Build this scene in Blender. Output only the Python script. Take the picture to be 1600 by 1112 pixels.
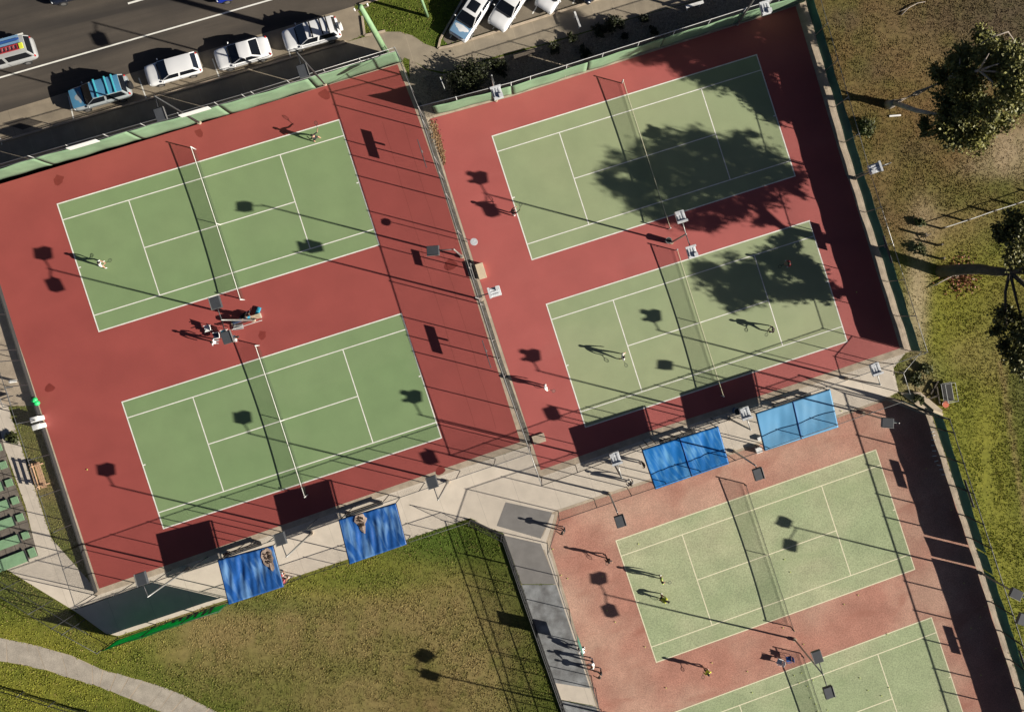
import bpy, bmesh, math, random
import numpy as np
from mathutils import Vector, Matrix, Quaternion
for o in list(bpy.data.objects): bpy.data.objects.remove(o)
SC = bpy.context.scene
COL = SC.collection
RND = random.Random(7)
NP = np.random.RandomState(11)
PI = math.pi

# ------------------------------------------------------------------ camera, sky, sun, exposure
FPX, PPX, PPY = 1400.0, 928.0, 495.0           # focal length and optical centre in photo pixels (1600 x 1112)
TX, TY, CAMH = 6.49316312e-02, 4.97995150e-03, 75.5986496
fw1 = Vector((math.sin(TX), 0, -math.cos(TX)))
right = Vector((math.cos(TX), 0, math.sin(TX)))
fwd = Vector((0, 1, 0))*math.sin(TY) + fw1*math.cos(TY)
up = Vector((0, 1, 0))*math.cos(TY) - fw1*math.sin(TY)
cd = bpy.data.cameras.new("camera"); cam = bpy.data.objects.new("camera", cd); COL.objects.link(cam)
M = Matrix((right, up, -fwd)).transposed().to_4x4(); M.translation = (0, 0, CAMH)
cam.matrix_world = M
cd.sensor_width = 36; cd.lens = 36*FPX/1600
cd.shift_x = -(PPX-800)/1600; cd.shift_y = -(556-PPY)/1600
cd.clip_start = 1; cd.clip_end = 2000
SC.camera = cam

SUN_EL, SUN_AZ = math.radians(24.5), math.radians(-14.3)     # azimuth from +x, counter-clockwise
w = bpy.data.worlds.new("World"); SC.world = w; w.use_nodes = True
nt = w.node_tree
sky = nt.nodes.new('ShaderNodeTexSky'); sky.sky_type = 'NISHITA'; sky.sun_disc = False
sky.sun_elevation = SUN_EL; sky.sun_rotation = PI/2-SUN_AZ
sky.air_density = 0.22; sky.dust_density = 0.6
bg = nt.nodes['Background']; bg.inputs[1].default_value = 0.05
nt.links.new(sky.outputs[0], bg.inputs[0])
sl = bpy.data.lights.new("sun", 'SUN'); sun = bpy.data.objects.new("sun", sl); COL.objects.link(sun)
sl.energy = 5.0; sl.angle = math.radians(0.53); sl.color = (1.0, 0.93, 0.82)
sdir = Vector((math.cos(SUN_EL)*math.cos(SUN_AZ), math.cos(SUN_EL)*math.sin(SUN_AZ), math.sin(SUN_EL)))
sun.rotation_euler = sdir.to_track_quat('Z', 'Y').to_euler()
sun.location = (60, -15, 60)
vs = SC.view_settings
vs.view_transform = 'Standard'; vs.look = 'None'; vs.gamma = 1; vs.use_curve_mapping = False
vs.exposure = 0.72

# ------------------------------------------------------------------ helpers
def Pnp(u, v, z=0.0):
    """photo pixel -> point on the horizontal plane at height z (numpy, vectorised)"""
    x = (np.asarray(u, float)-PPX)/FPX; y = -(np.asarray(v, float)-PPY)/FPX; d = np.ones_like(x)
    y, d = y*math.cos(TY)+d*math.sin(TY), -y*math.sin(TY)+d*math.cos(TY)
    x, d = x*math.cos(TX)+d*math.sin(TX), -x*math.sin(TX)+d*math.cos(TX)
    t = (CAMH-z)/d
    return x*t, y*t
def P(u, v, z=0.0):
    x, y = Pnp(u, v, z); return Vector((float(x), float(y), z))
def PX(x, y, z=0.0):
    """world -> photo pixel"""
    x = np.asarray(x, float); y = np.asarray(y, float); d = CAMH-np.asarray(z, float)+0*x
    x, d = x*math.cos(TX)-d*math.sin(TX), x*math.sin(TX)+d*math.cos(TX)
    y, d = y*math.cos(TY)-d*math.sin(TY), y*math.sin(TY)+d*math.cos(TY)
    return PPX+FPX*x/d, PPY-FPX*y/d

def tag(o, label=None, cat=None, group=None, kind=None):
    if label: o['label'] = label
    if cat: o['category'] = cat
    if group: o['group'] = group
    if kind: o['kind'] = kind
    return o
def thing(name, label, cat, loc=(0, 0, 0), rotz=0, group=None):
    o = bpy.data.objects.new(name, None); COL.objects.link(o)
    o.location = loc; o.rotation_euler = (0, 0, rotz); o.empty_display_size = 0.3
    return tag(o, label, cat, group)
def copy_tree(o, parent=None):
    c = o.copy(); COL.objects.link(c); c.parent = parent
    for ch in list(o.children): copy_tree(ch, c)
    return c

class MB:
    """collects shapes and links them as ONE mesh object"""
    def __init__(s): s.v = []; s.f = []; s.uv = None; s.m = []; s.mi = 0
    def add(s, vs, fs):
        n = len(s.v); s.v += [tuple(p) for p in vs]
        s.f += [tuple(i+n for i in f) for f in fs]; s.m += [s.mi]*len(fs)
    def box(s, c, size, rotz=0, mat=None):
        x, y, z = [q/2 for q in size]
        vs = [Vector((a*x, b*y, d*z)) for d in (-1, 1) for b in (-1, 1) for a in (-1, 1)]
        R = mat if mat is not None else Matrix.Rotation(rotz, 3, 'Z')
        vs = [R @ p + Vector(c) for p in vs]
        s.add(vs, [(0, 2, 3, 1), (4, 5, 7, 6), (0, 1, 5, 4), (2, 6, 7, 3), (0, 4, 6, 2), (1, 3, 7, 5)])
    def tube(s, pts, r, n=8, cap=True):
        pts = [Vector(p) for p in pts]
        rs = r if isinstance(r, (list, tuple)) else [r]*len(pts)
        rings = []
        for i, p in enumerate(pts):
            a = pts[max(i-1, 0)]; b = pts[min(i+1, len(pts)-1)]
            t = (b-a).normalized()
            ref = Vector((0, 0, 1)) if abs(t.z) < .9 else Vector((1, 0, 0))
            e1 = t.cross(ref).normalized(); e2 = t.cross(e1)
            rings.append([p+(e1*math.cos(2*PI*k/n)+e2*math.sin(2*PI*k/n))*rs[i] for k in range(n)])
        vs = [q for rg in rings for q in rg]; fs = []
        for i in range(len(pts)-1):
            for k in range(n):
                fs.append((i*n+k, i*n+(k+1) % n, (i+1)*n+(k+1) % n, (i+1)*n+k))
        if cap:
            fs.append(tuple(range(n-1, -1, -1))); fs.append(tuple((len(pts)-1)*n+k for k in range(n)))
        s.add(vs, fs)
    def poly(s, pts, z0, z1=None):
        """flat polygon sheet at z0, or a prism from z0 to z1"""
        n = len(pts)
        if z1 is None:
            s.add([(p[0], p[1], z0) for p in pts], [tuple(range(n))]); return
        s.add([(p[0], p[1], z0) for p in pts]+[(p[0], p[1], z1) for p in pts],
              [tuple(range(n))[::-1], tuple(range(n, 2*n))]+[(i, (i+1) % n, n+(i+1) % n, n+i) for i in range(n)])
    def ball(s, c, r, nu=10, nv=6, sq=(1, 1, 1)):
        vs = []; fs = []
        for j in range(nv+1):
            th = PI*j/nv
            for i in range(nu):
                ph = 2*PI*i/nu
                vs.append((c[0]+r*sq[0]*math.sin(th)*math.cos(ph), c[1]+r*sq[1]*math.sin(th)*math.sin(ph), c[2]+r*sq[2]*math.cos(th)))
        for j in range(nv):
            for i in range(nu):
                fs.append((j*nu+i, (j+1)*nu+i, (j+1)*nu+(i+1) % nu, j*nu+(i+1) % nu))
        s.add(vs, fs)
    def grid(s, fn, nu, nv):
        vs = [fn(i/nu, j/nv) for j in range(nv+1) for i in range(nu+1)]
        s.add(vs, [(j*(nu+1)+i, j*(nu+1)+i+1, (j+1)*(nu+1)+i+1, (j+1)*(nu+1)+i) for j in range(nv) for i in range(nu)])
    def build(s, name, mat, parent=None, smooth=False, fix=True, bevel=0):
        me = bpy.data.meshes.new(name); me.from_pydata(s.v, [], s.f)
        mats = mat if isinstance(mat, (list, tuple)) else [mat]
        for m in mats: me.materials.append(m)
        if len(mats) > 1: me.polygons.foreach_set('material_index', s.m)
        if fix or bevel:
            bm = bmesh.new(); bm.from_mesh(me)
            if bevel:
                bmesh.ops.remove_doubles(bm, verts=bm.verts, dist=1e-5)
                bmesh.ops.bevel(bm, geom=[e for e in bm.edges if len(e.link_faces) == 2 and e.calc_face_angle(0) > .6], offset=bevel, segments=2, profile=.6, affect='EDGES')
            bmesh.ops.recalc_face_normals(bm, faces=bm.faces); bm.to_mesh(me); bm.free()
        if smooth: me.polygons.foreach_set('use_smooth', [True]*len(me.polygons))
        me.update()
        o = bpy.data.objects.new(name, me); COL.objects.link(o)
        if parent is not None: o.parent = parent
        return o

# ------------------------------------------------------------------ materials
def mat(name, col, rough=.8, var=.12, scale=3.0, fine=0.0, fscale=60, bump=0.0, bscale=40, metal=0, spec=.5, detail=6, var2=None, v2scale=.25):
    m = bpy.data.materials.new(name); m.use_nodes = True
    t = m.node_tree; N = t.nodes; L = t.links
    b = N['Principled BSDF']; b.inputs['Roughness'].default_value = rough; b.inputs['Metallic'].default_value = metal
    b.inputs['Specular IOR Level'].default_value = spec
    tc = N.new('ShaderNodeTexCoord')
    def noise(sc, det=detail):
        n = N.new('ShaderNodeTexNoise'); n.inputs['Scale'].default_value = sc; n.inputs['Detail'].default_value = det
        L.new(tc.outputs['Object'], n.inputs['Vector']); return n
    def mulv(prev, fac_socket, amp):
        mr = N.new('ShaderNodeMapRange'); mr.inputs[1].default_value = .25; mr.inputs[2].default_value = .75
        mr.inputs[3].default_value = 1-amp; mr.inputs[4].default_value = 1+amp; L.new(fac_socket, mr.inputs[0])
        mx = N.new('ShaderNodeMix'); mx.data_type = 'RGBA'; mx.blend_type = 'MULTIPLY'; mx.inputs[0].default_value = 1
        if isinstance(prev, tuple): mx.inputs[6].default_value = (*prev, 1)
        else: L.new(prev, mx.inputs[6])
        L.new(mr.outputs[0], mx.inputs[7]); return mx.outputs[2]
    c = tuple(col)
    if var2 is not None:
        n2 = noise(v2scale, 4); mx = N.new('ShaderNodeMix'); mx.data_type = 'RGBA'
        cr = N.new('ShaderNodeMapRange'); cr.inputs[1].default_value = .4; cr.inputs[2].default_value = .65; L.new(n2.outputs[0], cr.inputs[0])
        L.new(cr.outputs[0], mx.inputs[0]); mx.inputs[6].default_value = (*c, 1); mx.inputs[7].default_value = (*var2, 1); c = mx.outputs[2]
    if var: c = mulv(c, noise(scale).outputs[0], var)
    if fine: c = mulv(c, noise(fscale, 2).outputs[0], fine)
    if isinstance(c, tuple): b.inputs['Base Color'].default_value = (*c, 1)
    else: L.new(c, b.inputs['Base Color'])
    if bump:
        bn = N.new('ShaderNodeBump'); bn.inputs['Strength'].default_value = bump; bn.inputs['Distance'].default_value = .03
        L.new(noise(bscale, 4).outputs[0], bn.inputs['Height']); L.new(bn.outputs[0], b.inputs['Normal'])
    return m

def joint_mat(name, col, pitch, angle, width=.03, dark=.45, both=None, **k):
    """concrete with straight joints ruled across it every `pitch` metres"""
    m = mat(name, col, **k); t = m.node_tree; N = t.nodes; L = t.links; b = N['Principled BSDF']
    src = b.inputs['Base Color'].links[0].from_socket
    tc = N.new('ShaderNodeTexCoord')
    def lines(ang, pit):
        vr = N.new('ShaderNodeVectorRotate'); vr.rotation_type = 'Z_AXIS'; vr.inputs['Angle'].default_value = -ang; L.new(tc.outputs['Object'], vr.inputs['Vector'])
        sp = N.new('ShaderNodeSeparateXYZ'); L.new(vr.outputs[0], sp.inputs[0])
        md = N.new('ShaderNodeMath'); md.operation = 'PINGPONG'; md.inputs[1].default_value = pit/2; L.new(sp.outputs[0], md.inputs[0])
        lt = N.new('ShaderNodeMath'); lt.operation = 'LESS_THAN'; lt.inputs[1].default_value = width/2; L.new(md.outputs[0], lt.inputs[0]); return lt.outputs[0]
    fac = lines(angle, pitch)
    if both:
        mx0 = N.new('ShaderNodeMath'); mx0.operation = 'MAXIMUM'; L.new(fac, mx0.inputs[0]); L.new(lines(angle+PI/2, both), mx0.inputs[1]); fac = mx0.outputs[0]
    mx = N.new('ShaderNodeMix'); mx.data_type = 'RGBA'; mx.blend_type = 'MULTIPLY'
    L.new(fac, mx.inputs[0]); L.new(src, mx.inputs[6]); mx.inputs[7].default_value = (dark, dark, dark, 1)
    L.new(mx.outputs[2], b.inputs['Base Color']); return m

def wire_mat(name, col, pitch=.05, wire=.0045):
    """chain link / netting: wires on a diamond grid of UV metres, open between them"""
    m = bpy.data.materials.new(name); m.use_nodes = True
    t = m.node_tree; N = t.nodes; L = t.links; b = N['Principled BSDF']
    b.inputs['Base Color'].default_value = (*col, 1); b.inputs['Roughness'].default_value = .6
    uv = N.new('ShaderNodeUVMap'); sp = N.new('ShaderNodeSeparateXYZ'); L.new(uv.outputs[0], sp.inputs[0])
    fac = None
    for op in ('ADD', 'SUBTRACT'):
        a = N.new('ShaderNodeMath'); a.operation = op; L.new(sp.outputs[0], a.inputs[0]); L.new(sp.outputs[1], a.inputs[1])
        p = N.new('ShaderNodeMath'); p.operation = 'PINGPONG'; p.inputs[1].default_value = pitch/2; L.new(a.outputs[0], p.inputs[0])
        l = N.new('ShaderNodeMath'); l.operation = 'LESS_THAN'; l.inputs[1].default_value = wire/2*1.2; L.new(p.outputs[0], l.inputs[0])
        if fac is None: fac = l.outputs[0]
        else:
            x = N.new('ShaderNodeMath'); x.operation = 'MAXIMUM'; L.new(fac, x.inputs[0]); L.new(l.outputs[0], x.inputs[1]); fac = x.outputs[0]
    L.new(fac, b.inputs['Alpha'])
    return m

def attr_mat(name, attr, rough=.9, var=.25, scale=2.5, fine=.25, fscale=18, bump=.5, bscale=12, sub=0):
    m = mat(name, (1, 1, 1), rough=rough, var=var, scale=scale, fine=fine, fscale=fscale, bump=bump, bscale=bscale, spec=.2)
    t = m.node_tree; N = t.nodes; L = t.links; b = N['Principled BSDF']
    src = b.inputs['Base Color'].links[0].from_socket
    a = N.new('ShaderNodeAttribute'); a.attribute_name = attr
    mx = N.new('ShaderNodeMix'); mx.data_type = 'RGBA'; mx.blend_type = 'MULTIPLY'; mx.inputs[0].default_value = 1
    L.new(a.outputs['Color'], mx.inputs[6]); L.new(src, mx.inputs[7]); L.new(mx.outputs[2], b.inputs['Base Color'])
    if sub: b.inputs['Subsurface Weight'].default_value = sub
    return m

K = dict(
 asphalt=mat('asphalt', (.088, .074, .06), .85, .18, .35, .25, 30, .3, 60, spec=.3),
 asphalt_lot=mat('parking_asphalt', (.16, .135, .10), .9, .15, .6, .2, 30, .25, 60),
 lane=joint_mat('parking_lane_concrete', (.26, .215, .155), 6.0, math.radians(16.8), .04, .7, var=.2, scale=.9, fine=.12, fscale=25, bump=.15),
 foot=joint_mat('footpath_concrete', (.29, .245, .18), 1.75, math.radians(16.8), .035, 1.25, var=.16, scale=1.2, fine=.1, bump=.12),
 walk=joint_mat('pale_concrete', (.60, .53, .44), 3.1, math.radians(19), .03, .72, var=.08, scale=1.1, fine=.07, fscale=35, bump=.1),
 edging=mat('edging_concrete', (.44, .36, .27), .9, .22, 1.6, .14, 30, .15),
 park_path=mat('park_path_concrete', (.36, .32, .265), .9, var=.22, scale=1.3, fine=.3, fscale=18, bump=.15),
 grey_walk=mat('grey_walkway', (.205, .195, .185), .9, .14, 1.0, .1, 40, .1),
 grey_walk_shade=mat('shaded_grey_walkway', (.25, .26, .265), .9, .3, 1.3, .15, 20, .1, var2=(.14, .14, .14), v2scale=.9),  # bluish grey paints the fence's shade into the walkway colour
 red=mat('red_acrylic_court', (.305, .066, .056), .62, .09, .35, .06, 30, .06, 90, spec=.5),
 red2=mat('rosy_acrylic_court', (.375, .090, .080), .62, .09, .35, .06, 30, .06, 90, spec=.5),
 green=mat('green_acrylic_court', (.185, .275, .125), .6, .07, .5, .06, 30, .05, 90, var2=(.205, .285, .135), v2scale=.06),
 green2=mat('olive_acrylic_court', (.265, .325, .175), .6, .07, .5, .06, 30, .05, 90, var2=(.295, .335, .185), v2scale=.06),
 pink=mat('sanded_pink_turf', (.405, .20, .15), .95, .16, .5, .3, 12, .5, 30, spec=.2, var2=(.46, .285, .215), v2scale=.16),
 turf=mat('sanded_green_turf', (.315, .37, .215), .95, .12, .5, .28, 9, .5, 30, spec=.2, var2=(.40, .415, .26), v2scale=.14),
 line=mat('white_line_paint', (.76, .75, .69), .7, .14, 1.6, .08, 20),
 line2=mat('cream_line_turf', (.72, .68, .48), .85, .1, 3),
 stain=mat('dark_red_stain', (.20, .035, .028), .5, .15, 2),
 gap=mat('dark_soil_gap', (.11, .10, .085), .95, .35, 2.5, .4, 10, .4),
 seam=mat('court_crack', (.22, .048, .038), .8, .1),
 steel=mat('galvanised_steel', (.33, .33, .32), .45, .15, 4, metal=.6),
 darksteel=mat('dark_painted_steel', (.035, .037, .04), .5, .15, 4),
 whitesteel=mat('pale_steel', (.62, .62, .60), .4, .1, 4),
 mesh=wire_mat('chain_link_wire', (.045, .048, .045), .05, .0031),
 net=wire_mat('net_cord', (.03, .05, .035), .045, .0050),
 netd=wire_mat('net_cord_dense', (.03, .04, .03), .045, .009),
 screen=mat('green_windscreen_cloth', (.20, .32, .19), .9, .16, .9, .1, 20, .25, 3),
 screen_d=mat('dark_green_windscreen_cloth', (.055, .19, .145), .9, .2, .7, .1, 20, .25, 3),
 screen_b=mat('bright_green_windscreen_cloth', (.02, .44, .15), .8, .15, .9, .1, 20, .25, 3),
 wall_print=mat('black_banner_print', (.012, .025, .02), .8, .1),
 plinth=mat('dark_board', (.03, .03, .03), .9, .2, 3),
 lamp_dark=mat('lamp_dark_casing', (.055, .06, .068), .5, .12, 3),
 lamp_sil=mat('lamp_silver_casing', (.62, .64, .66), .45, .2, 6, metal=.25),
 lens=mat('lamp_glass', (.5, .52, .55), .15, .05),
 grnpole=mat('green_painted_pole', (.22, .36, .19), .7, .15, 2),
 blue1=mat('deep_blue_tarp', (.016, .088, .31), .34, .3, .6, .08, 8, 1.0, 1.4, spec=.6),
 blue2=mat('bright_blue_tarp', (.006, .15, .47), .45, .14, .6, 0, 10, .5, 1.6, spec=.5),
 blue3=mat('faded_blue_tarp', (.10, .32, .56), .55, .1, .5, 0, 10, .15, 1.0),
 crease=mat('pale_tarp_crease', (.06, .20, .46), .5, .3, 3),
 patch=mat('brown_debris_patch', (.33, .25, .20), .95, .4, 3, .3, 12, .4),
 patchd=mat('leaf_debris', (.05, .03, .02), .95, .3, 6),
 timber=mat('pale_timber', (.52, .33, .20), .8, .2, 4),
 paver=joint_mat('brown_grey_pavers', (.17, .145, .12), .8, math.radians(17), .05, .35, both=.7, var=.25, scale=2.2, fine=.1),
 bench_g=mat('green_painted_board', (.22, .37, .21), .75, .15, 2),
 pebble=mat('pebble_bed', (.27, .225, .165), .95, .3, 4, .5, 14, .9, 16),
 white=mat('white_plastic', (.80, .80, .78), .4, .05),
 cream=mat('cream_painted_box', (.58, .47, .33), .7, .1),
 black=mat('black_rubber', (.012, .012, .013), .7, .1),
 tyre=mat('tyre_rubber', (.018, .018, .018), .85, .1),
 glass=mat('car_glass', (.008, .010, .014), .06, 0, spec=.6),
 chrome=mat('wheel_alloy', (.55, .55, .55), .3, .05, metal=.8),
 lightw=mat('headlight_lens', (.75, .78, .8), .1, 0),
 lightr=mat('tail_light', (.35, .01, .01), .2, 0),
 bark=mat('pale_bark', (.36, .31, .26), .85, .35, 2.5, .2, 14, .4),
 barkd=mat('dark_bark', (.085, .07, .055), .9, .35, 3, .2, 14, .4),
 wood=mat('weathered_post', (.13, .105, .08), .9, .2, 4),
 ball=mat('tennis_ball_felt', (.62, .72, .16), .9, .1, 40),
 skin=mat('skin', (.42, .24, .16), .6, .05), skind=mat('tan_skin', (.28, .15, .09), .6, .05),
 hair=mat('dark_hair', (.015, .012, .01), .6, .1), hairb=mat('brown_hair', (.07, .04, .02), .6, .1),
 c_white=mat('white_cloth', (.80, .80, .80), .85, .05), c_black=mat('black_cloth', (.014, .014, .016), .85, .1),
 c_navy=mat('navy_cloth', (.02, .035, .075), .85, .1), c_grey=mat('grey_cloth', (.2, .2, .21), .85, .1),
 c_yel=mat('neon_yellow_cloth', (.62, .66, .05), .85, .05), c_lime=mat('lime_cloth', (.42, .55, .12), .85, .05),
 c_red=mat('red_cloth', (.33, .02, .03), .85, .05), c_teal=mat('teal_cloth', (.02, .25, .38), .85, .05),
 c_pink=mat('pink_cloth', (.55, .12, .16), .85, .05),
 green_pl=mat('bright_green_plastic', (.03, .55, .16), .4, .1),
 orange=mat('orange_plastic', (.5, .11, .05), .5, .1),
 bluep=mat('blue_plastic', (.03, .09, .3), .4, .1),
)
def translucent(m, f):
    t = m.node_tree; N = t.nodes; L = t.links; b = N['Principled BSDF']; tr = N.new('ShaderNodeBsdfTranslucent'); mx = N.new('ShaderNodeMixShader'); mx.inputs[0].default_value = f
    L.new(b.inputs['Base Color'].links[0].from_socket, tr.inputs[0]); L.new(b.outputs[0], mx.inputs[1]); L.new(tr.outputs[0], mx.inputs[2]); L.new(mx.outputs[0], N['Material Output'].inputs[0])
translucent(K['screen_b'], .7); translucent(K['screen_d'], .10)
def porous(m, f):
    t = m.node_tree; N = t.nodes; L = t.links; out = N['Material Output']; src = out.inputs[0].links[0].from_socket; tp = N.new('ShaderNodeBsdfTransparent'); mx = N.new('ShaderNodeMixShader'); mx.inputs[0].default_value = f
    L.new(src, mx.inputs[1]); L.new(tp.outputs[0], mx.inputs[2]); L.new(mx.outputs[0], out.inputs[0])
porous(K['screen_d'], .06); porous(K['screen'], .07)
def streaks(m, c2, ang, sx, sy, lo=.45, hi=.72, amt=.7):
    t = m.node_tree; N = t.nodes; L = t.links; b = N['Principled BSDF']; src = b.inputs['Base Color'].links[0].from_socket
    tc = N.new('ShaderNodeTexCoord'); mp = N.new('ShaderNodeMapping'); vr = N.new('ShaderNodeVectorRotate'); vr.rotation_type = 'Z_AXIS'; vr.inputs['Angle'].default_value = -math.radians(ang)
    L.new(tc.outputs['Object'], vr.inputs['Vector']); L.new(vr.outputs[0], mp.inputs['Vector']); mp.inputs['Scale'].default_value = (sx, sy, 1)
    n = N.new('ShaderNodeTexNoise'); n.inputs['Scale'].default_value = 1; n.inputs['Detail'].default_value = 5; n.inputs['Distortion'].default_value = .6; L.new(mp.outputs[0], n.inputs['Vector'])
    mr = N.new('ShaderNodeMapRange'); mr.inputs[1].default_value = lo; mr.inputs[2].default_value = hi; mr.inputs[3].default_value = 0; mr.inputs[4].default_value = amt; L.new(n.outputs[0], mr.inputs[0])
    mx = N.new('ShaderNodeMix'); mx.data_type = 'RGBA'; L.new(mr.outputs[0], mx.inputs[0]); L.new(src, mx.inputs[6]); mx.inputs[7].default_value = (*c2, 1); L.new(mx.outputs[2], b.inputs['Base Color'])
streaks(K['blue1'], (.15, .30, .52), 17.7, 2.2, .5, .48, .70, .8); streaks(K['blue2'], (.14, .38, .62), 30, 3.0, .5, .48, .72, .75); streaks(K['blue3'], (.16, .36, .55), 17.7, .8, .3, .45, .7, .5)  # blue1: pale streaks paint glossy highlights and wrinkles into the tarp colour
streaks(K['asphalt'], (.038, .034, .031), 16.3, .05, .55, .42, .66, .85); streaks(K['lane'], (.16, .135, .10), 16.8, .12, .8, .5, .75, .6); streaks(K['foot'], (.19, .165, .13), 16.8, .3, .5, .5, .75, .6)
streaks(K['walk'], (.44, .39, .32), 17.7, .35, .3, .5, .75, .5); streaks(K['pink'], (.30, .12, .085), 17.7, .25, .5, .55, .75, .55); streaks(K['edging'], (.27, .22, .16), 17.7, .4, .9, .5, .75, .6)
streaks(K['turf'], (.255, .33, .17), 18, .16, .4, .5, .72, .5); streaks(K['red'], (.25, .050, .044), 17.7, .12, .3, .5, .75, .35); streaks(K['red2'], (.42, .125, .11), 17.7, .12, .3, .5, .75, .4); streaks(K['green'], (.23, .30, .155), 17.7, .1, .22, .5, .75, .4); streaks(K['green2'], (.32, .35, .21), 17.7, .1, .22, .5, .75, .4)
def paint(name, c, r=.22):
    m = mat(name, c, r, .02, 2, spec=.6); m.node_tree.nodes['Principled BSDF'].inputs['Coat Weight'].default_value = .6; return m
K['p_white'] = paint('white_car_paint', (.74, .75, .76)); K['p_teal'] = paint('blue_car_paint', (.075, .22, .36))
K['p_silver'] = paint('silver_car_paint', (.36, .37, .37), .3); K['p_dark'] = paint('dark_car_paint', (.012, .016, .03))
K['p_blue'] = paint('royal_blue_car_paint', (.01, .03, .30)); K['p_bluew'] = paint('steel_blue_car_paint', (.17, .30, .45))
K['p_cyan'] = paint('cyan_roof_bar_paint', (.08, .50, .60)); K['p_greyl'] = paint('grey_car_flank_paint', (.30, .33, .34))

# ------------------------------------------------------------------ ground: one sheet, colour by where the grass is green, dry, bare
def px_list(pts): return [P(u, v) for u, v in pts]
C_GREEN = np.array((.092, .118, .016)); C_YEL = np.array((.225, .215, .030)); C_DRY = np.array((.25, .18, .08))
C_MULCH = np.array((.165, .095, .042)); C_DIRT = np.array((.40, .31, .20)); C_SOIL = np.array((.085, .064, .046)); C_LUSH = np.array((.060, .105, .012))
BLOBS = [  # u, v, ru, rv, colour, weight
 (1450, 120, 190, 190, C_MULCH, 1.6), (1350, 250, 110, 150, C_MULCH, 1.3), (1530, 40, 130, 55, C_SOIL, 2.2), (1600, 20, 80, 80, C_SOIL, 2.0),
 (1400, 330, 60, 60, C_MULCH, 1.0), (1480, 350, 70, 45, C_DRY, 1.2), (1436, 420, 13, 70, C_DIRT, 4), (1447, 345, 22, 30, C_DIRT, 2.2), (1433, 500, 11, 50, C_DIRT, 4),
 (1590, 235, 45, 28, C_DIRT, 3.2), (1540, 262, 40, 14, C_DIRT, 1.2), (1540, 440, 70, 60, C_YEL, 1.6), (1480, 500, 45, 90, C_YEL, 1.6), (1500, 700, 60, 150, C_YEL, 2.6), (1560, 850, 60, 200, C_YEL, 2.6), (1600, 700, 25, 150, C_GREEN, 2.4),
 (1540, 560, 35, 40, C_DRY, 1.6), (1575, 470, 40, 40, C_MULCH, 1.0), (1500, 560, 20, 25, C_DRY, 1.6), (1470, 580, 25, 20, C_LUSH, 1.4), (1500, 620, 25, 40, C_LUSH, .8), (1595, 620, 25, 60, C_SOIL, 1.2),
 (1440, 600, 22, 32, C_DIRT, 2.6), (1430, 640, 26, 20, C_DIRT, 1.6), (1360, 190, 16, 18, C_LUSH, 1.6), (1345, 110, 14, 20, C_LUSH, 1.0), (1400, 60, 50, 50, C_DRY, .8), (1340, 60, 12, 14, C_LUSH, .9), (1320, 30, 20, 16, C_SOIL, 1.8), (1365, 110, 26, 18, C_SOIL, 1.5), (1430, 235, 30, 16, C_SOIL, 1.2), (1385, 260, 18, 24, C_DRY, 1.6), (1445, 90, 20, 30, C_DRY, 1.4), (1330, 150, 14, 20, C_DRY, 1.3), (1480, 250, 26, 14, C_MULCH, 1.6), (1375, 330, 20, 30, C_SOIL, 1.0), (1388, 130, 14, 10, C_LUSH, .8), (1352, 225, 14, 24, C_GREEN, 1.2), (1420, 250, 40, 26, C_GREEN, .8), (1480, 60, 14, 10, C_YEL, .9), (1410, 300, 22, 26, C_GREEN, 1.1), (1490, 300, 60, 26, C_GREEN, .9), (1550, 390, 40, 30, C_GREEN, .8),
 (330, 985, 60, 45, C_DRY, 1.4), (420, 990, 150, 60, C_DRY, .8), (560, 1000, 150, 80, C_DRY, .75), (700, 940, 90, 50, C_DRY, .9), (740, 1040, 60, 90, C_DRY, .9),
 (480, 900, 190, 30, C_YEL, 1.2), (90, 1000, 130, 35, C_YEL, 1.0), (700, 855, 60, 25, C_LUSH, 2.2), (800, 900, 50, 60, C_LUSH, .8), (560, 905, 90, 14, C_LUSH, 1.6), (400, 945, 60, 12, C_LUSH, 1.4),
 (60, 1075, 120, 40, C_YEL, .7), (560, 1090, 120, 40, C_DRY, .9), (660, 1090, 40, 40, C_MULCH, .8), (70, 780, 60, 120, C_DRY, .5), (90, 860, 50, 40, C_GREEN, .5),
 (620, 20, 80, 40, C_GREEN, 1.6), (700, 60, 30, 30, C_LUSH, 1.2), (455, 1060, 90, 40, C_GREEN, .6)]
def ground_col(u, v, jit):
    wsum = np.full(u.shape, .55); c = np.zeros(u.shape+(3,)) + C_GREEN*.55
    for bu, bv, ru, rv, col, wt in BLOBS:
        g = wt*np.exp(-(((u-bu)/ru)**2+((v-bv)/rv)**2)*.9)*jit
        wsum = wsum+g; c = c+col*g[..., None]
    t = np.exp(-((u-(1562+ (v-560)*.16))/3.6)**2)*(v > 560)*(v < 830)*6      # worn track on the right lawn
    wsum = wsum+t; c = c+C_DRY*t[..., None]*1.1
    return c/wsum[..., None]
def vnoise(x, y, s, seed):
    r = np.random.RandomState(seed); g = r.rand(64, 64)
    fx = x/s; fy = y/s; ix = np.floor(fx).astype(int); iy = np.floor(fy).astype(int); tx = fx-ix; ty = fy-iy
    tx = tx*tx*(3-2*tx); ty = ty*ty*(3-2*ty); q = lambda a, b: g[a % 64, b % 64]
    return (q(ix, iy)*(1-tx)+q(ix+1, iy)*tx)*(1-ty)+(q(ix, iy+1)*(1-tx)+q(ix+1, iy+1)*tx)*ty
def jitter(x, y):
    return .35+1.3*vnoise(x, y, 1.7, 1)*vnoise(x, y, .6, 2)*2
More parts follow.
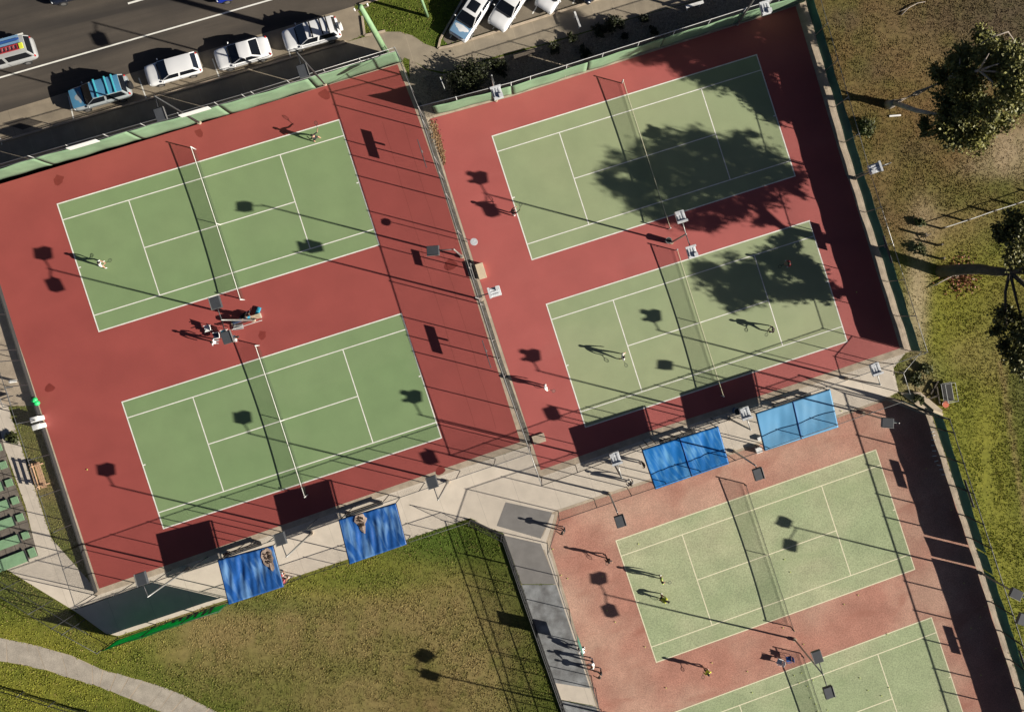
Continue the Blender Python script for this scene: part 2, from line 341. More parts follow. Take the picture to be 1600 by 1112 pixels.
def build_ground():
    xs = np.concatenate([[-900, -300, -120], np.arange(-62, 62.01, .4), [120, 300, 900]])
    ys = np.concatenate([[-900, -300, -120], np.arange(-48, 46.01, .4), [120, 300, 900]])
    X, Y = np.meshgrid(xs, ys); u, v = PX(np.clip(X, -62, 62), np.clip(Y, -48, 46))
    col = ground_col(u, v, jitter(X, Y))
    Z = 0*X
    me = bpy.data.meshes.new('ground'); nx, ny = len(xs), len(ys)
    verts = np.stack([X, Y, Z], -1).reshape(-1, 3)
    i = np.arange(nx*ny).reshape(ny, nx)
    f = np.stack([i[:-1, :-1], i[:-1, 1:], i[1:, 1:], i[1:, :-1]], -1).reshape(-1, 4)
    me.from_pydata(verts.tolist(), [], f.tolist())
    a = me.attributes.new('tint', 'FLOAT_COLOR', 'POINT')
    a.data.foreach_set('color', np.concatenate([col, np.ones(col.shape[:2]+(1,))], -1).reshape(-1).astype(np.float32))
    me.materials.append(attr_mat('grass_ground', 'tint'))
    o = bpy.data.objects.new('ground', me); COL.objects.link(o); tag(o, kind='structure')
build_ground()

# ------------------------------------------------------------------ paved areas (photo outlines laid on the ground)
def expand(pts, d):
    n = len(pts); out = []
    ar = sum(pts[i][0]*pts[(i+1) % n][1]-pts[(i+1) % n][0]*pts[i][1] for i in range(n))
    sg = 1 if ar > 0 else -1
    ds = d if isinstance(d, (list, tuple)) else [d]*n
    for i in range(n):
        a, b, c = Vector(pts[i-1][:2]), Vector(pts[i][:2]), Vector(pts[(i+1) % n][:2])
        e1 = (b-a).normalized(); e2 = (c-b).normalized()
        n1 = Vector((e1.y, -e1.x))*sg; n2 = Vector((e2.y, -e2.x))*sg
        p1 = b+n1*ds[i-1]; p2 = b+n2*ds[i]
        den = e1.x*e2.y-e1.y*e2.x
        t = ((p2.x-p1.x)*e2.y-(p2.y-p1.y)*e2.x)/den if abs(den) > 1e-4 else 0
        q = p1+e1*t; out.append(Vector((q.x, q.y, 0)))
    return out
PAVED = []
def sheet(name, pts, z, m, keep=True):
    mb = MB(); mb.poly(pts, z); o = mb.build(name, m, fix=False); 
    if o.data.polygons[0].normal.z < 0: o.data.flip_normals()
    if keep: PAVED.append([(p[0], p[1]) for p in pts])
    return tag(o, kind='structure')

road = px_list([(-500, 326), (0, 176), (560, 8), (640, -16), (1400, -244), (1400, -900), (-500, -900)])
sheet('road', road, .004, K['asphalt'])
sheet('parking_lane', px_list([(-500, 326), (0, 176), (553, 10), (562, 22), (568, 56), (541, 66), (0, 222), (-500, 368)]), .008, K['lane'])
sheet('footpath', px_list([(-500, 368), (0, 222), (541, 66), (570, 58), (602, 50), (625, 50), (645, 56), (664, 69), (684, 76), (702, 72), (1010, -24), (1400, -140), (1400, -110), (1110, -5), (1000, 25), (900, 54), (857, 67),
       (791, 84), (760, 93), (720, 108), (692, 113), (667, 108), (650, 98), (632, 90), (628, 97), (0, 290), (-500, 440)]), .012, K['foot'])
sheet('car_park', px_list([(723, 0), (692, 62), (700, 70), (1010, -26), (1400, -142), (1400, -244), (760, -52)]), .008, K['asphalt_lot'])
sheet('garden_bed', px_list([(640, 92), (652, 100), (667, 110), (692, 116), (722, 110), (762, 95), (860, 68), (1000, 26), (1110, -4), (1262, -52), (1256, 4), (668, 184), (640, 140)]), .016, K['pebble'])
mb = MB()                                                       # kerbs: real steps
def kerb(pts, wd=.16, h=.13):
    w_ = px_list(pts)
    for a, b in zip(w_, w_[1:]):
        d = (b-a); mb.box(((a+b)/2)+Vector((0, 0, h/2)), (d.length, wd, h), math.atan2(d.y, d.x))
kerb([(-300, 310), (0, 222), (541, 66)]); kerb([(566, 26), (570, 56), (602, 49)]); kerb([(562, 8), (634, -14), (700, -34)])
kerb([(723, 0), (688, 62), (685, 76), (702, 73), (1010, -24), (1300, -111)])
tag(mb.build('kerb', K['edging']), kind='structure')

AB = px_list([(-70, 309), (400, 167), (621, 101), (654, 186), (687, 280), (772, 560), (813, 690), (400, 834), (155, 919), (38, 560), (0, 454)])
CDp = px_list([(672, 186), (800, 151), (1188, 28), (1243, 10), (1321, 272), (1326, 282), (1406, 544), (1200, 614), (1016, 673), (845, 734), (789, 560), (699, 280)])
EFp = px_list([(873, 800), (1142, 710), (1311, 652), (1384, 625), (1446, 649), (1510, 840), (1598, 1112), (1650, 1270), (990, 1270), (938, 1112), (860, 852)])
WALK = px_list([(5, 886), (118, 955), (165, 989), (185, 993), (735, 809), (786, 831), (870, 797), (1142, 706), (1384, 622), (1404, 612), (1396, 575), (1420, 545), (846, 742), (828, 695), (155, 925), (80, 840), (12, 632), (0, 628), (-40, 640), (0, 680), (40, 790), (58, 866)])
sheet('walkway', WALK, .006, K['walk'])
sheet('court_edging', px_list([(860, 800), (876, 795), (874, 850), (958, 1112), (1004, 1270), (984, 1270), (930, 1112), (843, 845)]), .005, K['edging'])
sheet('court_edging', expand(AB, .48), .012, K['edging'])
sheet('court_edging', expand(CDp, [.45, .45, .45, 1.0, 1.0, 1.0, .55, .55, .55, .42, .42, .42]), .010, K['edging'])
sheet('court_edging', expand(EFp, [.22, .22, .2, .42, .55, .55, .55, .2, .2, .2, .3]), .014, K['edging'])
gut = [(650, 160), (689, 283), (776, 560), (824, 694)]
gl = [P(u, v) for u, v in gut]; sheet('soil_gap', [p+Vector((-.05, 0, 0)) for p in gl]+[p+Vector((.42, .0, 0)) for p in gl[::-1]], .0165, K['gap'])
sheet('court_surround', AB, .016, K['red'])
sheet('court_surround', CDp, .018, K['red2'])
sheet('court_surround', EFp, .020, K['pink'])
sheet('side_path', px_list([(-60, 430), (0, 462), (36, 565), (58, 634), (12, 634), (-40, 620)]), .005, K['edging'])
_up = [(-300, 965), (-100, 982), (0, 996), (50, 1006), (111, 1023), (161, 1046), (227, 1064), (277, 1081), (340, 1112), (420, 1160), (520, 1230)]
_lo = [(-300, 1000), (-100, 1018), (0, 1032), (63, 1043), (121, 1062), (156, 1072), (205, 1092), (254, 1112), (305, 1140), (370, 1180), (440, 1240)]
sheet('park_path', px_list(_up+_lo[::-1]), .004, K['edging'])
def along(pl, q):
    n_ = len(pl)-1; i_ = min(int(q*n_), n_-1); f_ = q*n_-i_; a_, b_ = P(*pl[i_]), P(*pl[i_+1]); return a_.lerp(b_, f_)
mb = MB(); NS = 32
for i_ in range(NS):
    q0, q1 = i_/NS+.0006, (i_+1)/NS-.0006; jit = [Vector((RND.uniform(-.06, .06), RND.uniform(-.06, .06), 0)) for _ in range(4)]
    mb.poly([along(_lo, q0)+jit[0], along(_lo, q1)+jit[1], along(_up, q1)+jit[2], along(_up, q0)+jit[3]], .010+.002*RND.random()); 
tag(mb.build('park_path', K['park_path'], fix=False), kind='structure')
sheet('walkway', px_list([(735, 812), (770, 818), (850, 838), (860, 860), (800, 850), (786, 833)]), .007, K['walk'])
sheet('walkway', px_list([(790, 784), (863, 800), (845, 841), (776, 821)]), .011, K['grey_walk'])
sheet('walkway', px_list([(788, 836), (845, 849), (870, 912), (815, 912)]), .011, K['grey_walk'])
sheet('walkway', px_list([(815, 913), (870, 913), (925, 1075), (866, 1066)]), .011, K['grey_walk_shade'])
sheet('walkway', px_list([(866, 1066), (925, 1075), (935, 1103), (875, 1092)]), .011, K['walk'])  # pale sheet painted as the sunlit patch inside that shade
sheet('walkway', px_list([(875, 1093), (935, 1104), (990, 1270), (940, 1270)]), .011, K['grey_walk_shade'])
sheet('walkway', px_list([(846, 843), (862, 803), (869, 803), (853, 846), (875, 910), (942, 1112), (992, 1270), (985, 1270), (934, 1112), (868, 910)]), .013, K['walk'])
sheet('terrace', px_list([(-60, 705), (0, 672), (18, 740), (40, 800), (60, 868), (0, 889), (-60, 905)]), .010, K['paver'])
# raised concrete lip at the corner of the textured courts
mb = MB(); lp = px_list([(1424, 612), (1436, 612), (1470, 640), (1468, 650)])
mb.poly(lp, 0, .35); lp2 = px_list([(1406, 614), (1424, 612), (1468, 650), (1452, 648)]); mb.poly(lp2, 0.0, .12)
tag(mb.build('concrete_lip', K['edging'], bevel=.03), 'cream concrete retaining lip curving round the corner behind the pink court', 'retaining wall')

# ------------------------------------------------------------------ courts
CL, CW = 23.77, 10.97
COURTS = dict(A=(-38.9214, 9.5651, 17.698), B=(-33.7806, -6.5566, 17.781), C=(-3.709, 15.5639, 17.917), D=(.8433, 1.4678, 17.676), E=(6.7368, -18.5018, 18.369))
pF = P(1455.6, 963); thF = math.radians(18.6)
COURTS['F'] = (pF.x-CL*math.cos(thF), pF.y-CL*math.sin(thF), 18.6)
def court_pt(k, l, t, z=0):
    x, y, a = COURTS[k]; a = math.radians(a)
    return Vector((x+l*math.cos(a)+t*math.sin(a), y+l*math.sin(a)-t*math.cos(a), z))     # l along, t across (towards the viewer's bottom)
def strip(mb, k, l0, t0, l1, t1, z): mb.poly([court_pt(k, l0, t0), court_pt(k, l0, t1), court_pt(k, l1, t1), court_pt(k, l1, t0)], z)
for k in COURTS:
    ef = k in 'EF'; zb = .024 if ef else .021
    mb = MB(); strip(mb, k, 0, 0, CL, CW, zb); o = mb.build('court_playing_area', K['turf'] if ef else K['green'] if k in 'AB' else K['green2']); tag(o, kind='structure')
    mb = MB(); z = zb+.004; h = .08; hb = .095 if not ef else .085; S = 5.485; a = 1.37
    strip(mb, k, 0, 0, CL, hb, z); strip(mb, k, 0, CW-hb, CL, CW, z); strip(mb, k, 0, hb, hb, CW-hb, z); strip(mb, k, CL-hb, hb, CL, CW-hb, z)
    strip(mb, k, hb, a, CL-hb, a+h, z); strip(mb, k, hb, CW-a-h, CL-hb, CW-a, z)
    strip(mb, k, S, a+h, S+h, CW-a-h, z); strip(mb, k, CL-S-h, a+h, CL-S, CW-a-h, z)
    strip(mb, k, S+h, CW/2-h/2, CL-S-h, CW/2+h/2, z); strip(mb, k, hb, CW/2-.05, hb+.18, CW/2+.05, z); strip(mb, k, CL-hb-.18, CW/2-.05, CL-hb, CW/2+.05, z)
    tag(mb.build('court_lines', K['line2'] if ef else K['line']), kind='structure')
def blob(mb, u, v, r, z, sq=1.0):
    c = P(u, v); ph = RND.random()*6
    mb.poly([c+Vector((math.cos(a)*r*(1+.22*math.sin(2*a+ph)+.12*math.sin(5*a+ph*2)), math.sin(a)*r*sq*(1+.2*math.cos(3*a+ph)), 0)) for a in [2*PI*i/18 for i in range(18)]], z)
mb = MB()
for u, v, r in [(311, 208, .33), (92, 281, .42), (410, 523, .36), (78, 606, .34), (704, 414, .48), (507, 148, .42), (688, 735, .36)]: blob(mb, u, v, r, .0195)
tag(mb.build('court_stain', K['stain'], fix=False), kind='structure')
mb = MB()                                                       # fine cracks along the fence side of the left pair of courts
for off in (62, 30):
    pts = [P(687-off+(v-280)*.304+RND.uniform(-.6, .6), v) for v in range(190, 690, 20)]
    for a, b in zip(pts, pts[1:]): mb.poly([a+Vector((-.018, 0, 0)), a+Vector((.018, 0, 0)), b+Vector((.018, 0, 0)), b+Vector((-.018, 0, 0))], .0195)
tag(mb.build('court_crack', K['seam'], fix=False), kind='structure')

# ------------------------------------------------------------------ tennis nets
def panel(name, a, b, z0, z1, m, parent, sag=None, nseg=12):
    """flat netting panel with UVs in metres"""
    me = bpy.data.meshes.new(name); L = (b-a).length; vs = []; fs = []; uvs = []
    for i in range(nseg+1):
        t = i/nseg; p = a.lerp(b, t); zt = sag(t) if sag else z1
        vs += [(p.x, p.y, z0), (p.x, p.y, zt)]; uvs += [(t*L, z0), (t*L, zt)]
    fs = [(2*i, 2*i+2, 2*i+3, 2*i+1) for i in range(nseg)]
    me.from_pydata(vs, [], fs); ul = me.uv_layers.new(name='UVMap')
    for lp in me.loops: ul.data[lp.index].uv = uvs[lp.vertex_index]
    me.materials.append(m); o = bpy.data.objects.new(name, me); COL.objects.link(o); o.parent = parent; return o
NETLAB = dict(A='tennis net with white headband across the upper left court', B='tennis net with white headband across the lower left court',
 C='tennis net half in tree shade on the upper olive court', D='tennis net with white headband on the olive court below the tree shade',
 E='dark tennis net across the upper sanded court with pink surround', F='dark tennis net at the bottom edge of the photo beside scattered balls')
for k in COURTS:
    ef = k in 'EF'; e = .914
    a = court_pt(k, CL/2, -e); b = court_pt(k, CL/2, CW+e); base = (a+b)/2
    t = thing('tennis_net', NETLAB[k], 'tennis net', group='tennis nets across the courts')
    sag = lambda q: .95+.10*(2*q-1)**2
    panel('net_mesh', a, b, .24, 1, K['net'], t, sag, 24)
    panel('net_bottom_strip', a+Vector((0.01, 0, 0)), b+Vector((0.01, 0, 0)), .10, .24, K['netd'], t)
    mb = MB(); n = 24
    pts = [a.lerp(b, i/n)+Vector((0, 0, sag(i/n))) for i in range(n+1)]
    dirv = (b-a).normalized(); nv = Vector((dirv.y, -dirv.x, 0))
    wv = .016
    vs = []; fs = []
    for p in pts: vs += [p+nv*wv+Vector((0, 0, .01)), p-nv*wv+Vector((0, 0, .01)), p-nv*wv-Vector((0, 0, .055)), p+nv*wv-Vector((0, 0, .055))]
    for i in range(n):
        for q in range(4): fs.append((4*i+q, 4*i+(q+1) % 4, 4*i+4+(q+1) % 4, 4*i+4+q))
    mb.add(vs, fs); mb.build('headband', K['darksteel'] if ef else K['line'] if k in 'AB' else K['line2'], t)
    for p in (a, b):
        q = p+dirv*(.08 if p is b else -.08)
        pm = MB(); pm.tube([q, q+Vector((0, 0, 1.1))], .05, 10); pm.ball(q+Vector((0, 0, 1.1)), .06); po = pm.build('post', K['darksteel'] if ef else K['whitesteel'], t, smooth=True)
        wm = MB(); wm.tube([q+Vector((0, 0, .7)), q+Vector((nv.x*.12, nv.y*.12, .7))], .03, 8); wm.build('winder', K['darksteel'], po)
    mid = (a+b)/2; cm = MB(); cm.box(mid+Vector((0, 0, .47)), (.055, .03, .9), math.atan2(dirv.y, dirv.x)); cm.build('centre_strap', K['line'], t)

# ------------------------------------------------------------------ fences
def fence(label, pts, h=3.6, gap=3.0, mesh=True, screen=None, rails=(1.0,), postm='steel', r=.035, name='chain_link_fence', cat='fence', side=1, plinth=None, skip_posts=False, midrail=False, slits=True):
    """pts: photo pixels along the fence's foot; screen: list of (start fraction, end fraction, z0, z1, material)"""
    w_ = px_list(pts); t = thing(name, label, cat)
    cum = [0]
    for a, b in zip(w_, w_[1:]): cum.append(cum[-1]+(b-a).length)
    def at(s):
        for i in range(len(w_)-1):
            if s <= cum[i+1]+1e-6:
                q = (s-cum[i])/(cum[i+1]-cum[i]); d = (w_[i+1]-w_[i]).normalized(); return w_[i].lerp(w_[i+1], q), d
        return w_[-1], (w_[-1]-w_[-2]).normalized()
    n = max(1, round(cum[-1]/gap)); ss = sorted(set([round(cum[-1]*i/n, 3) for i in range(n+1)]+[round(c, 3) for c in cum]))
    ss = [s for i, s in enumerate(ss) if i == 0 or s-ss[i-1] > .6]
    for s in ss:
        p, d = at(s); m = MB(); m.tube([p, p+Vector((0, 0, h+.05))], r, 8); m.ball(p+Vector((0, 0, h+.05)), r*1.25, 8, 4)
        m.build('post', K[postm], t, smooth=True)
    for f in rails:
        m = MB(); m.tube([p+Vector((0, 0, h*f)) for p in w_], r*.8, 6); m.build('rail', K[postm], t, smooth=True)
    if mesh:
        for a, b in zip(w_, w_[1:]): panel('mesh_panel', a, b, .05, h, K['mesh'], t, nseg=2)
    if plinth:  # dark board added to make the black shadow strip along the fence foot
        m = MB()
        for a, b in zip(w_, w_[1:]):
            d = b-a; m.box((a+b)/2+Vector((0, 0, plinth/2)), (d.length, .10, plinth), math.atan2(d.y, d.x))
        m.build('shadow_board', K['plinth'], t)
    for (f0, f1, z0, z1, mk) in (screen or []):
        s0, s1 = f0*cum[-1], f1*cum[-1]; nb = max(1, round((s1-s0)/7.0)) if slits else 1
        for bi in range(nb):
            b0 = s0+(s1-s0)*bi/nb+.03; b1 = s0+(s1-s0)*(bi+1)/nb-.03; m = MB(); nn = max(4, int((b1-b0)/.35)); ph = RND.random()*6
            def fn(u, v):
                p, d = at(b0+(b1-b0)*u); q = Vector((d.y, -d.x, 0))*side
                off = .07+.025*math.sin(u*(b1-b0)*2.1+ph)+.02*math.sin(v*4+u*(b1-b0)*.9)
                zz = z0+(z1-z0)*v - (.05*(1-math.cos(2*PI*u*(b1-b0)/3.0))/2 if v > .99 else 0)
                return p+q*off+Vector((0, 0, zz))
            m.grid(fn, nn, 5); o = m.build('windscreen', K[mk], t, smooth=True, fix=False)
            md = o.modifiers.new('thickness', 'SOLIDIFY'); md.thickness = .008
    return t
FT = fence('tall fence with green windscreen along the street side of the left red courts', [(-200, 338), (400, 165), (627, 95)], screen=[(0, 1, .05, 2.8, 'screen')], rails=(1.0, .78), side=1)
fence('mesh fence with added dark shadow board on the left edge of the red court', [(-45, 330), (0, 446), (36, 562), (152, 924)], plinth=.45, rails=(1.0,), postm='darksteel')
fence('pale railed mesh fence dividing the left courts from the right courts', [(627, 95), (662, 183), (693, 280), (781, 560), (829, 698), (846, 746)], r=.042, rails=(1.0,), postm='steel')
fence('mesh fence with green windscreen between the garden bed and the upper right court', [(662, 183), (800, 147), (1188, 24), (1256, 3)], screen=[(.03, 1, .05, 2.7, 'screen')], postm='whitesteel', side=1)
fence('fence with dark green screen between the right courts and the dry bank', [(1256, 3), (1334, 276), (1421, 548)], screen=[(0, 1, .26, 2.15, 'screen_d')], side=-1, slits=False)
fence('open mesh fence below the right courts beside the blue shades', [(846, 746), (1016, 684), (1200, 624), (1421, 548)], rails=(1.0,), postm='darksteel')
fence('open mesh fence below the left courts beside the blue shades', [(152, 930), (400, 843), (829, 698)], rails=(1.0,), postm='darksteel')
fence('dark mesh fence slanting along the lower left lawn', [(185, 995), (118, 958), (4, 888), (-70, 845)], rails=(1.0, .5), postm='darksteel')
fence('low dark pipe fence along the lawn edge between the deep blue shades', [(362, 934), (735, 811)], h=1.15, mesh=True, postm='darksteel', r=.03)
fence('dark mesh fence between the lawn and the grey walkway', [(735, 811), (787, 836), (814, 915), (883, 1112), (925, 1240)], h=2.3, plinth=.3, rails=(1.0, .5), postm='darksteel')
fence('tall mesh fence around the left and top of the pink sanded courts', [(992, 1262), (938, 1104), (930, 1074), (855, 848), (872, 798), (1142, 706), (1386, 621)], screen=[(.262, .285, 1.2, 3.2, 'screen_d')], rails=(1.0,), postm='darksteel')
fence('fence with dark green screen on the right of the pink sanded courts', [(1386, 621), (1454, 648), (1516, 840), (1604, 1110), (1650, 1255)], screen=[(0, .407, .26, 2.15, 'screen_d'), (.4105, .4565, .26, 2.15, 'screen_d'), (.460, 1, .26, 2.15, 'screen_d')], side=-1, slits=False, postm='darksteel', gap=2.75, r=.058)
fence('short mesh gate fence from the right court corner to the pink court', [(1421, 548), (1394, 580), (1404, 612)], h=2.4, postm='steel')
fence('low dark pipe fence crossing the bottom left corner below the curved path', [(-60, 1050), (150, 1114), (230, 1140)], h=1.0, mesh=False, rails=(1.0, .5), postm='darksteel', r=.045, gap=2.4)
t_wall = fence('green practice wall screen with black lettering beside the lower left lawn', [(185, 995), (362, 936)], h=3.0, rails=(1.0, .14), mesh=False, screen=[(0, 1, .45, 3.0, 'screen_b')], side=1, postm='darksteel', slits=False, name='windscreen_fence')
# bold printed letters on the practice screen (they are only read as dark slanted strokes)
a, b = P(185, 995), P(362, 936); d = (b-a).normalized(); q = Vector((d.y, -d.x, 0)); mb = MB()
def wp(s, z): return a+d*s-q*.03+Vector((0, 0, z))
def stroke(s0, z0, s1, z1, wd):
    mb.add([wp(s0, z0), wp(s0+wd, z0), wp(s1+wd, z1), wp(s1, z1)], [(0, 1, 2, 3)])
Lw = (b-a).length; s0 = Lw*.30
stroke(s0, .75, s0+1.6, 1.25, .35); stroke(s0+.3, .6, s0+1.9, .95, .3)
for i, (x, hh) in enumerate([(1.9, .8), (2.55, .95), (3.2, 1.1), (3.9, 1.25), (4.6, 1.4), (5.2, 1.5)]):
    hh *= 1.35; stroke(s0+x, .65, s0+x+.38, .65+hh, .26)
    if i % 2 == 0: stroke(s0+x+.62, .65, s0+x+.38, .65+hh, .2)
    else: stroke(s0+x+.2, .65+hh*.45, s0+x+.55, .65+hh*.55, .16)
o = mb.build('lettering', K['wall_print'], t_wall, fix=False); o.modifiers.new('thickness', 'SOLIDIFY').thickness = .01
# sign boards fixed on fences
def board(label, pa, pb, z0, z1, m, name='fence_sign', off=.12, stem=True, group=None):
    a, b = P(*pa), P(*pb); d = (b-a).normalized(); t = thing(name, label, 'sign', (a+b)/2, math.atan2(d.y, d.x), group)
    L = (b-a).length; mb = MB(); mb.box((0, -off, (z0+z1)/2), (L, .05, z1-z0)); mb.build('panel', m, t, bevel=.01)
    if stem:
        for x in (-L*.1,):
            mb = MB(); mb.box((x, -off+.05, z0-.16), (.16, .06, .42)); mb.build('bracket', K['steel'], t)
    return t
board('white board above the street side screen, right one', (305, 194), (349, 181), 2.85, 3.6, K['white'], stem=False, off=.1, group='white boards on the street side fence')
board('white board above the street side screen, left one', (138, 243), (182, 230), 2.85, 3.6, K['white'], stem=False, off=.1, group='white boards on the street side fence')
board('dark narrow board on the dividing fence beside the upper left court', (659.5, 226), (673, 268), 1.95, 2.36, K['lamp_dark'], off=.1)
board('dark narrow board on the dividing fence beside the lower left court', (757.5, 530), (771, 572), 1.95, 2.36, K['lamp_dark'], off=.1)
board('dark narrow board above the screen of the lower olive court', (1361, 373), (1374, 414), 2.22, 2.62, K['lamp_dark'], off=-.12)
board('dark narrow board above the screen of the upper pink court', (1484, 742), (1498, 784), 2.22, 2.62, K['lamp_dark'], off=-.12)
board('dark narrow board above the screen near the bottom right corner', (1567, 1000), (1581, 1042), 2.22, 2.62, K['lamp_dark'], off=-.12)
# gate frame in the dividing fence
gt = thing('gate', 'steel gate frame in the dividing fence beside the cream box', 'gate', P(739, 426), 0)
dd = (P(742.5, 437)-P(736, 414)); L = dd.length; gt.rotation_euler.z = math.atan2(dd.y, dd.x)
for s in (-1, 1):
    m = MB(); m.tube([(s*L/2, .1, 0), (s*L/2, .1, 2.4)], .03, 8); m.build('post', K['steel'], gt)
m = MB(); m.box((0, .1, 2.25), (L, .06, .3)); m.build('top_panel', K['steel'], gt)

# ------------------------------------------------------------------ floodlights
def flood(label, base, heads, h=7.75, r0=.085, name='floodlight_pole'):
    """heads: list of (arm vector in world xy metres, 'dark'|'silver', head size)"""
    p = P(*base); t = thing(name, label, 'floodlight', p, 0, 'court floodlights')
    m = MB(); m.tube([(0, 0, 0), (0, 0, h*.5), (0, 0, h)], [r0, r0*.85, r0*.65], 10); m.build('pole', K['darksteel'] if 'street fence' in label else K['steel'], t, smooth=True)
    m = MB(); m.tube([(0, 0, 0), (0, 0, .25)], r0*1.9, 10); m.build('base', K['edging'], t)
    for (ax, ay), kind, (sl_, sw) in heads:
        v = Vector((ax, ay, 0)); L = v.length; ang = math.atan2(ay, ax)
        m = MB(); m.tube([(0, 0, h-.12), (ax*.5, ay*.5, h-.02), (ax*.82, ay*.82, h+.02)], .04, 8); m.build('arm', K['darksteel'] if kind == 'dark' else K['steel'], t, smooth=True)
        R = Matrix.Rotation(ang, 3, 'Z') @ Matrix.Rotation(math.radians(5), 3, 'Y')
        hb = MB(); c = Vector((ax, ay, h-.02)); x, y, z = sl_/2, sw/2, .20
        vs = [R @ Vector(q)+c for q in [(-x, -y, -z), (x, -y, -z), (x, y, -z), (-x, y, -z), (-x*.95, -y*.95, z*.5), (x*.95, -y*.95, z*.5), (x*.95, y*.95, z*.5), (-x*.95, y*.95, z*.5)]]
        hb.add(vs, [(3, 2, 1, 0), (4, 5, 6, 7), (0, 1, 5, 4), (1, 2, 6, 5), (2, 3, 7, 6), (3, 0, 4, 7)])
        ho = hb.build('lamp_head', K['lamp_dark'] if kind == 'dark' else K['lamp_sil'], t, bevel=.03)
        g = MB(); g.add([R @ Vector(q)+c for q in [(-x*.85, -y*.85, -z-.006), (x*.85, -y*.85, -z-.006), (x*.85, y*.85, -z-.006), (-x*.85, y*.85, -z-.006)]], [(3, 2, 1, 0)]); g.build('lens', K['lens'], ho)
        if kind == 'silver':
            g = MB()
            for s in (-.55, 0, .55): g.box(R @ Vector((0, y*s, z*.5+.03))+c, (sl_*.62, .10, .05), mat=R)
            g.box(R @ Vector((-x*.9, 0, z*.5+.09))+c, (.16, sw*1.12, .16), mat=R); g.box(R @ Vector((x*.55, y*.6, z*.5+.12))+c, (.3, .3, .2), mat=R)
            g.build('cooling_fins', K['lamp_sil'], ho)
        else:
            g = MB(); g.box(R @ Vector((0, y*1.02, z*.4))+c, (sl_, .04, .16), mat=R); g.build('visor', K['steel'], ho)
    return t
ax_ = Vector((math.sin(math.radians(17.7)), -math.cos(math.radians(17.7))))       # across the courts, towards the bottom of the photo
U = -ax_; HS = (.95, .75)
def arm(l, v=U, s=0): return (v.x*l+s*U.y, v.y*l-s*U.x)
flood('twin dark headed floodlight between the two left courts', (397, 500), [(arm(1.35), 'dark', HS), (arm(-1.35), 'dark', HS)])
flood('silver headed floodlight on the dividing fence nearest the cream box', (752, 468), [((1.45, .42), 'silver', HS)], h=7.3)
flood('dark headed floodlight on the dividing fence with its arm over the left court', (722, 401), [((-1.55, -.1), 'dark', HS)])
flood('dark headed floodlight below the lower left court near the dividing fence', (700, 752), [(arm(1.4), 'dark', HS)])
flood('dark headed floodlight between the two deep blue shades', (487, 832), [(arm(1.4), 'dark', HS)], h=7.6)
flood('dark headed floodlight left of the deep blue shades', (294, 887), [(arm(1.4), 'dark', HS)])
flood('dark headed floodlight on the street fence behind the white sedan', (508, 132), [(arm(-1.4), 'dark', HS)], h=8.8)
flood('dark headed floodlight on the street fence behind the blue car', (312, 192), [(arm(-1.4), 'dark', HS)], h=8.8)
flood('silver headed floodlight by the dark bush on the garden side fence', (775, 157), [(arm(-1.4), 'silver', HS)])
flood('silver headed floodlight at the top edge above the upper olive court', (1152, 38), [(arm(-1.4), 'silver', HS)])
flood('silver headed floodlight on the dry bank fence of the upper olive court', (1336, 279), [((-1.25, -.45), 'silver', HS)])
flood('silver headed floodlight at the lower right corner of the olive courts', (1322, 591), [(arm(1.3), 'silver', HS)])
flood('dark headed floodlight at the right end of the faded blue shade', (1348, 645), [((-.9, .05), 'dark', HS)])
flood('silver headed floodlight between the bright blue and faded blue shades', (1139, 654), [(arm(1.35), 'silver', HS)])
flood('silver headed floodlight left of the bright blue shade', (958, 722), [(arm(1.6), 'silver', HS)], h=7.7)
flood('dark headed floodlight leaning over the pink court left of the bright blue shade', (952, 771), [(arm(-.75), 'dark', HS)], h=7.3)
flood('dark headed floodlight over the pink court below the bright blue shade', (1147, 705), [(arm(-.7), 'dark', HS)], h=7.5)
flood('twin dark headed floodlight between the two pink sanded courts', (1241, 998), [(arm(1.45), 'dark', HS), (arm(-1.45), 'dark', HS)])
flood('twin dark headed floodlight on the far right fence of the pink courts', (1531, 894), [((-1.0, .5), 'dark', HS), ((-.5, -1.5), 'dark', HS)])
flood('twin headed floodlight at the bottom edge beside the grey walkway', (952, 1115), [((.9, 1.1), 'dark', HS), ((1.3, -.5), 'dark', HS)])
flood('twin silver headed floodlight between the olive courts in tree shade', (1049, 379), [(arm(1.4), 'silver', HS), (arm(-1.45), 'silver', HS)], h=7.5)
# street poles
t = thing('street_pole', 'tall pale green street pole leaning past the fence corner', 'pole', P(607, 89))
m = MB(); m.tube([(0, 0, 0), (0, 0, 6), (0, 0, 12)], [.27, .23, .17], 12); m.build('shaft', K['grnpole'], t, smooth=True)
m = MB(); m.box((0, 0, 11.6), (1.1, .1, .12), .4); m.build('cross_arm', K['wood'], t)
for s in (-1, 1):
    m = MB(); m.tube([(s*.45, s*.19, 11.66), (s*.45, s*.19, 11.95)], .06, 8); m.ball((s*.45, s*.19, 11.95), .07); m.build('insulator', K['white'], t)
t = thing('street_pole', 'pale green pole at the grass verge by the parked cars', 'pole', P(668, 26))
m = MB(); m.tube([(0, 0, 0), (0, 0, 5.5)], [.13, .1], 10); m.build('shaft', K['grnpole'], t, smooth=True)
m = MB(); m.box((0, 0, 5.4), (.7, .12, .1)); m.build('bracket', K['grnpole'], t)
